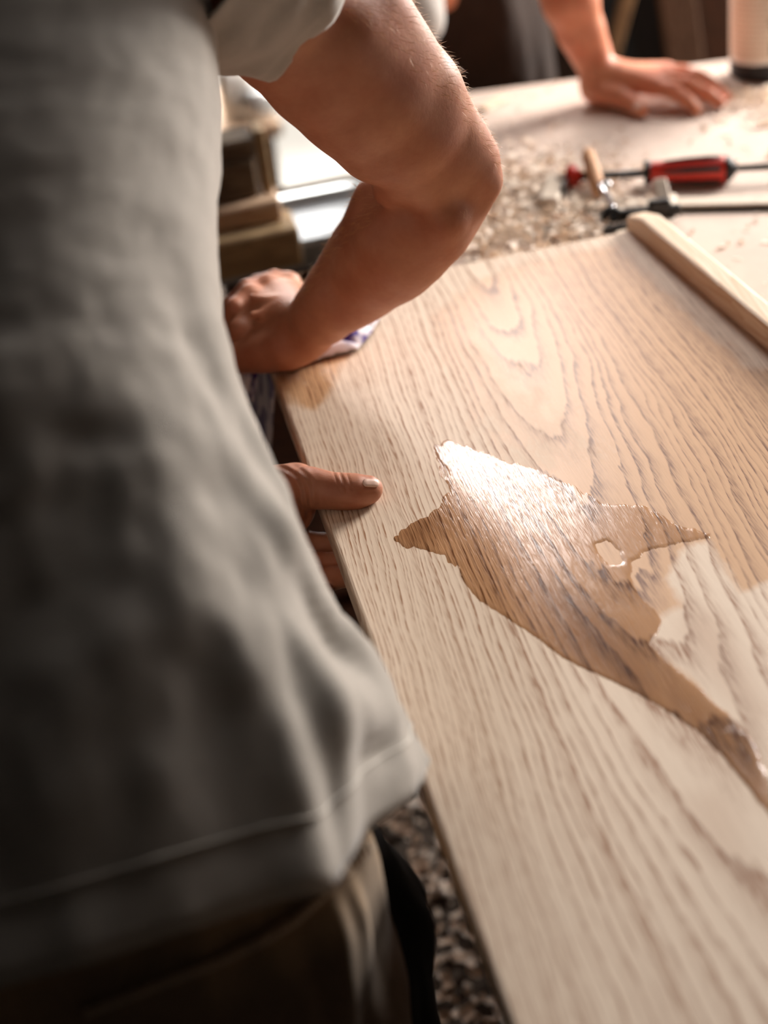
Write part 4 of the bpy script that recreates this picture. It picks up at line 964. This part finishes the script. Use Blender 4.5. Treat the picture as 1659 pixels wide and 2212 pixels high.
# hanging corner of the rag over the left edge
b = MB(); Vr = []; nr_, nc_ = 26, 16
for i in range(nr_):
    f_ = i/(nr_-1); xl, xr = 516+12*f_, 560-12*f_+0*f_
    for j in range(nc_):
        w = j/(nc_-1); px = xl+(xr-xl)*w; py = 792+78*f_; P0 = PH(px, 792, PT+.004); Pz = proj(P0)[2]; p = PZ(px, py, Pz+.004*math.sin(w*9+f_*2)+.01*f_); Vr.append(p)
Fr = [(i*nc_+j, i*nc_+j+1, (i+1)*nc_+j+1, (i+1)*nc_+j) for i in range(nr_-1) for j in range(nc_-1)]
tl_ = mk('rag_tail', np.array(Vr)-np.array(rag.location), Fr, M['rag'], rag, True); m_ = tl_.modifiers.new('thick', 'SOLIDIFY'); m_.thickness = .0016

# ================================================================== second person behind the bench
pr = []
def q2(x, y, h): return PH(x, y, BT+h)
w2 = q2(1291, 150, .052); z2 = zof(w2)
pr += chain([PZ(1180, -190, z2-.10), PZ(1205, -90, z2-.07), PZ(1232, 0, z2-.05), PZ(1256, 70, z2-.02), PZ(1276, 115, z2), w2], [.046, .0445, .0400, .0330, .0275, .0255], .015)
K = {'i': (1412, 186, .034), 'm': (1430, 172, .038), 'r': (1438, 160, .036), 'p': (1436, 150, .030)}
for kf, r_ in (('i', .0135), ('m', .0135), ('r', .013), ('p', .012)):
    pr += [cone(q2(1305, 165, .040), q2(*K[kf]), .021, r_, .014)]
pr += [cone(q2(1285, 195, .022), q2(1330, 195, .022), .0205, .018, .016), cone(q2(1290, 175, .034), q2(1360, 180, .028), .022, .018, .016)]
for L in ([(1412, 186, .034, .0120), (1452, 196, .030, .0112), (1484, 217, .018, .0100), (1504, 236, .009, .0085)],
          [(1430, 172, .038, .0120), (1488, 184, .033, .0110), (1530, 204, .020, .0098), (1556, 222, .009, .0085)],
          [(1438, 160, .036, .0115), (1498, 168, .031, .0105), (1540, 188, .019, .0095), (1566, 208, .009, .0082)],
          [(1436, 150, .030, .0105), (1480, 154, .025, .0095), (1512, 164, .016, .0088), (1535, 176, .008, .0078)],
          [(1300, 200, .024, .0185), (1338, 208, .021, .0150), (1366, 222, .016, .0130), (1386, 238, .0115, .0105)]):
    pr += chain([q2(x, y, h) for x, y, h, r in L], [r for *_, r in L], .005)
parts2 = [sdf_mesh(pr, .0024)]
B2 = np.array([.60, 2.74, .0])
T2 = B2+[-.26, -.14, 0]; sh2 = T2+[.19, -.03, 1.36]; el2 = PZ(1180, -190, z2-.10)
pr = [cone(el2, el2+(sh2-el2)*.15, .046, .046, .02), cone(el2, sh2, .046, .058, .02), cone(B2+[0, .0, 1.0], T2+[0, 0, 1.30], .115, .12, .05), cone(T2+[-.17, 0, 1.36], sh2, .065, .065, .05), cone(T2+[0, -.02, 1.38], T2+[0, -.09, 1.46], .056, .055, .03)]
pr += chain([T2+[-.19, 0, 1.36], T2+[-.25, .06, 1.12], T2+[-.10, .10, .98]], [.058, .045, .034], .02)
hc = T2+np.array([0, -.13, 1.56]); fd = nrm([0, -.85, -.52]); ud = nrm(np.array([0, -.5, .85])-fd*np.dot([0, -.5, .85], fd)); rd = np.cross(fd, ud)
pr += [cone(hd(-.012, .03, 0), hd(.02, .02, 0), .086, .080, .03), cone(hd(.035, -.03, 0), hd(.05, -.085, 0), .058, .030, .04), cone(hd(.092, .005, 0), hd(.112, -.022, 0), .009, .012, .012)]
for sgn in (-1, 1):
    pr += [cone(hd(0, -.005, .078*sgn), hd(-.006, .02, .082*sgn), .013, .015, .008), cone(hd(.080, .018, .032*sgn), hd(.084, .018, .032*sgn), .012, .011, .006), cone(hd(.086, .036, .018*sgn), hd(.078, .038, .048*sgn), .008, .007, .01)]
pr += [cone(hd(.088, -.048, -.018), hd(.088, -.048, .018), .008, .008, .006), cone(hd(.085, -.060, -.014), hd(.085, -.060, .014), .008, .008, .006)]
parts2.append(sdf_mesh(pr, .006))
V2, Q2 = merge(parts2)
per2 = empty('person', tuple(B2), 0, 'person in dark brown trousers leaning one spread hand on the far side of the bench', 'person')
b2 = mk('body', V2-B2, Q2, M['skin2'], per2, True)
a = b2.data.attributes.new('crease', 'FLOAT', 'POINT')
bv2 = BVHTree.FromPolygons([tuple(v) for v in V2], [tuple(int(i) for i in q) for q in Q2])
h = hit(bv2, 1378, 229)
if h[0] is not None:
    c = np.array(h[0]); n_ = np.array(h[1]); u = nrm(np.cross(n_, [0, 0, 1])); w = np.cross(n_, u); Vn = []; Qn = []
    for i in range(7):
        for j in range(7):
            a_, b_ = (i/6*2-1), (j/6*2-1); Vn.append(c+u*a_*.0065*math.sqrt(1-b_*b_*.4)+w*b_*.007*math.sqrt(1-a_*a_*.4)+n_*(.0012-.002*(a_*a_+b_*b_)*.5)-B2)
    Qn = [(i*7+j, i*7+j+1, i*7+j+8, i*7+j+7) for i in range(6) for j in range(6)]
    nl = mk('thumbnail', Vn, Qn, M['nail'], b2, True); nl.modifiers.new('thick', 'SOLIDIFY').thickness = .0008
hvv, hqq = sdf_mesh([cone(hd(-.02, .045, 0), hd(.012, .045, 0), .088, .080, .03), cone(hd(-.035, .00, 0), hd(-.03, .03, 0), .080, .082, .03)], .007); mk('hair', hvv-B2, hqq, M['head_hair'], per2, True)
q = [cone(B2+[-.06, .0, .93], B2+[.07, .0, .93], .118, .118, .04), cone(B2+[-.06, .0, 1.02], B2+[.06, .0, 1.02], .112, .112, .04)]+chain([B2+[-.06, .02, .86], B2+[-.03, .02, .48], B2+[-.02, .05, .08]], [.112, .085, .072], .05)+chain([B2+[.10, .02, .86], B2+[.17, .02, .48], B2+[.19, .05, .08]], [.112, .085, .072], .05)
tv, tq = sdf_mesh(q, .008)
for i in range(len(tv)):
    p = tv[i]; tv[i] = p+nrm([p[0]-B2[0], p[1]-B2[1], 0])*.010*mnoise.fractal(Vector((p[0]*14, p[1]*14, p[2]*4)), 1, 2, 3)
mk('trousers', tv-B2, tq, M['dark_trousers'], per2, True)
q = [cone(B2+[-.01, .0, 1.10], T2+[0, 0, 1.30], .145, .15, .05, ((0, 1, 0), .8)), cone(T2+[-.17, 0, 1.36], T2+[.17, -.02, 1.36], .085, .085, .06), cone(sh2, el2+(sh2-el2)*.55, .078, .070, .03), cone(T2+[-.19, 0, 1.36], T2+[-.23, .04, 1.22], .078, .068, .03), cone(PZ(850, -140, 2.52), PZ(893, 40, 2.50), .075, .050, .05)]
tv, tq = sdf_mesh(q, .008)
for i in range(len(tv)):
    p = tv[i]; tv[i] = p+nrm([p[0]-B2[0], p[1]-B2[1], 0])*.009*mnoise.fractal(Vector((p[0]*12, p[1]*12, p[2]*7)), 1, 2, 3)
mk('t_shirt', tv-B2, tq, M['shirt2'], per2, True)
#END
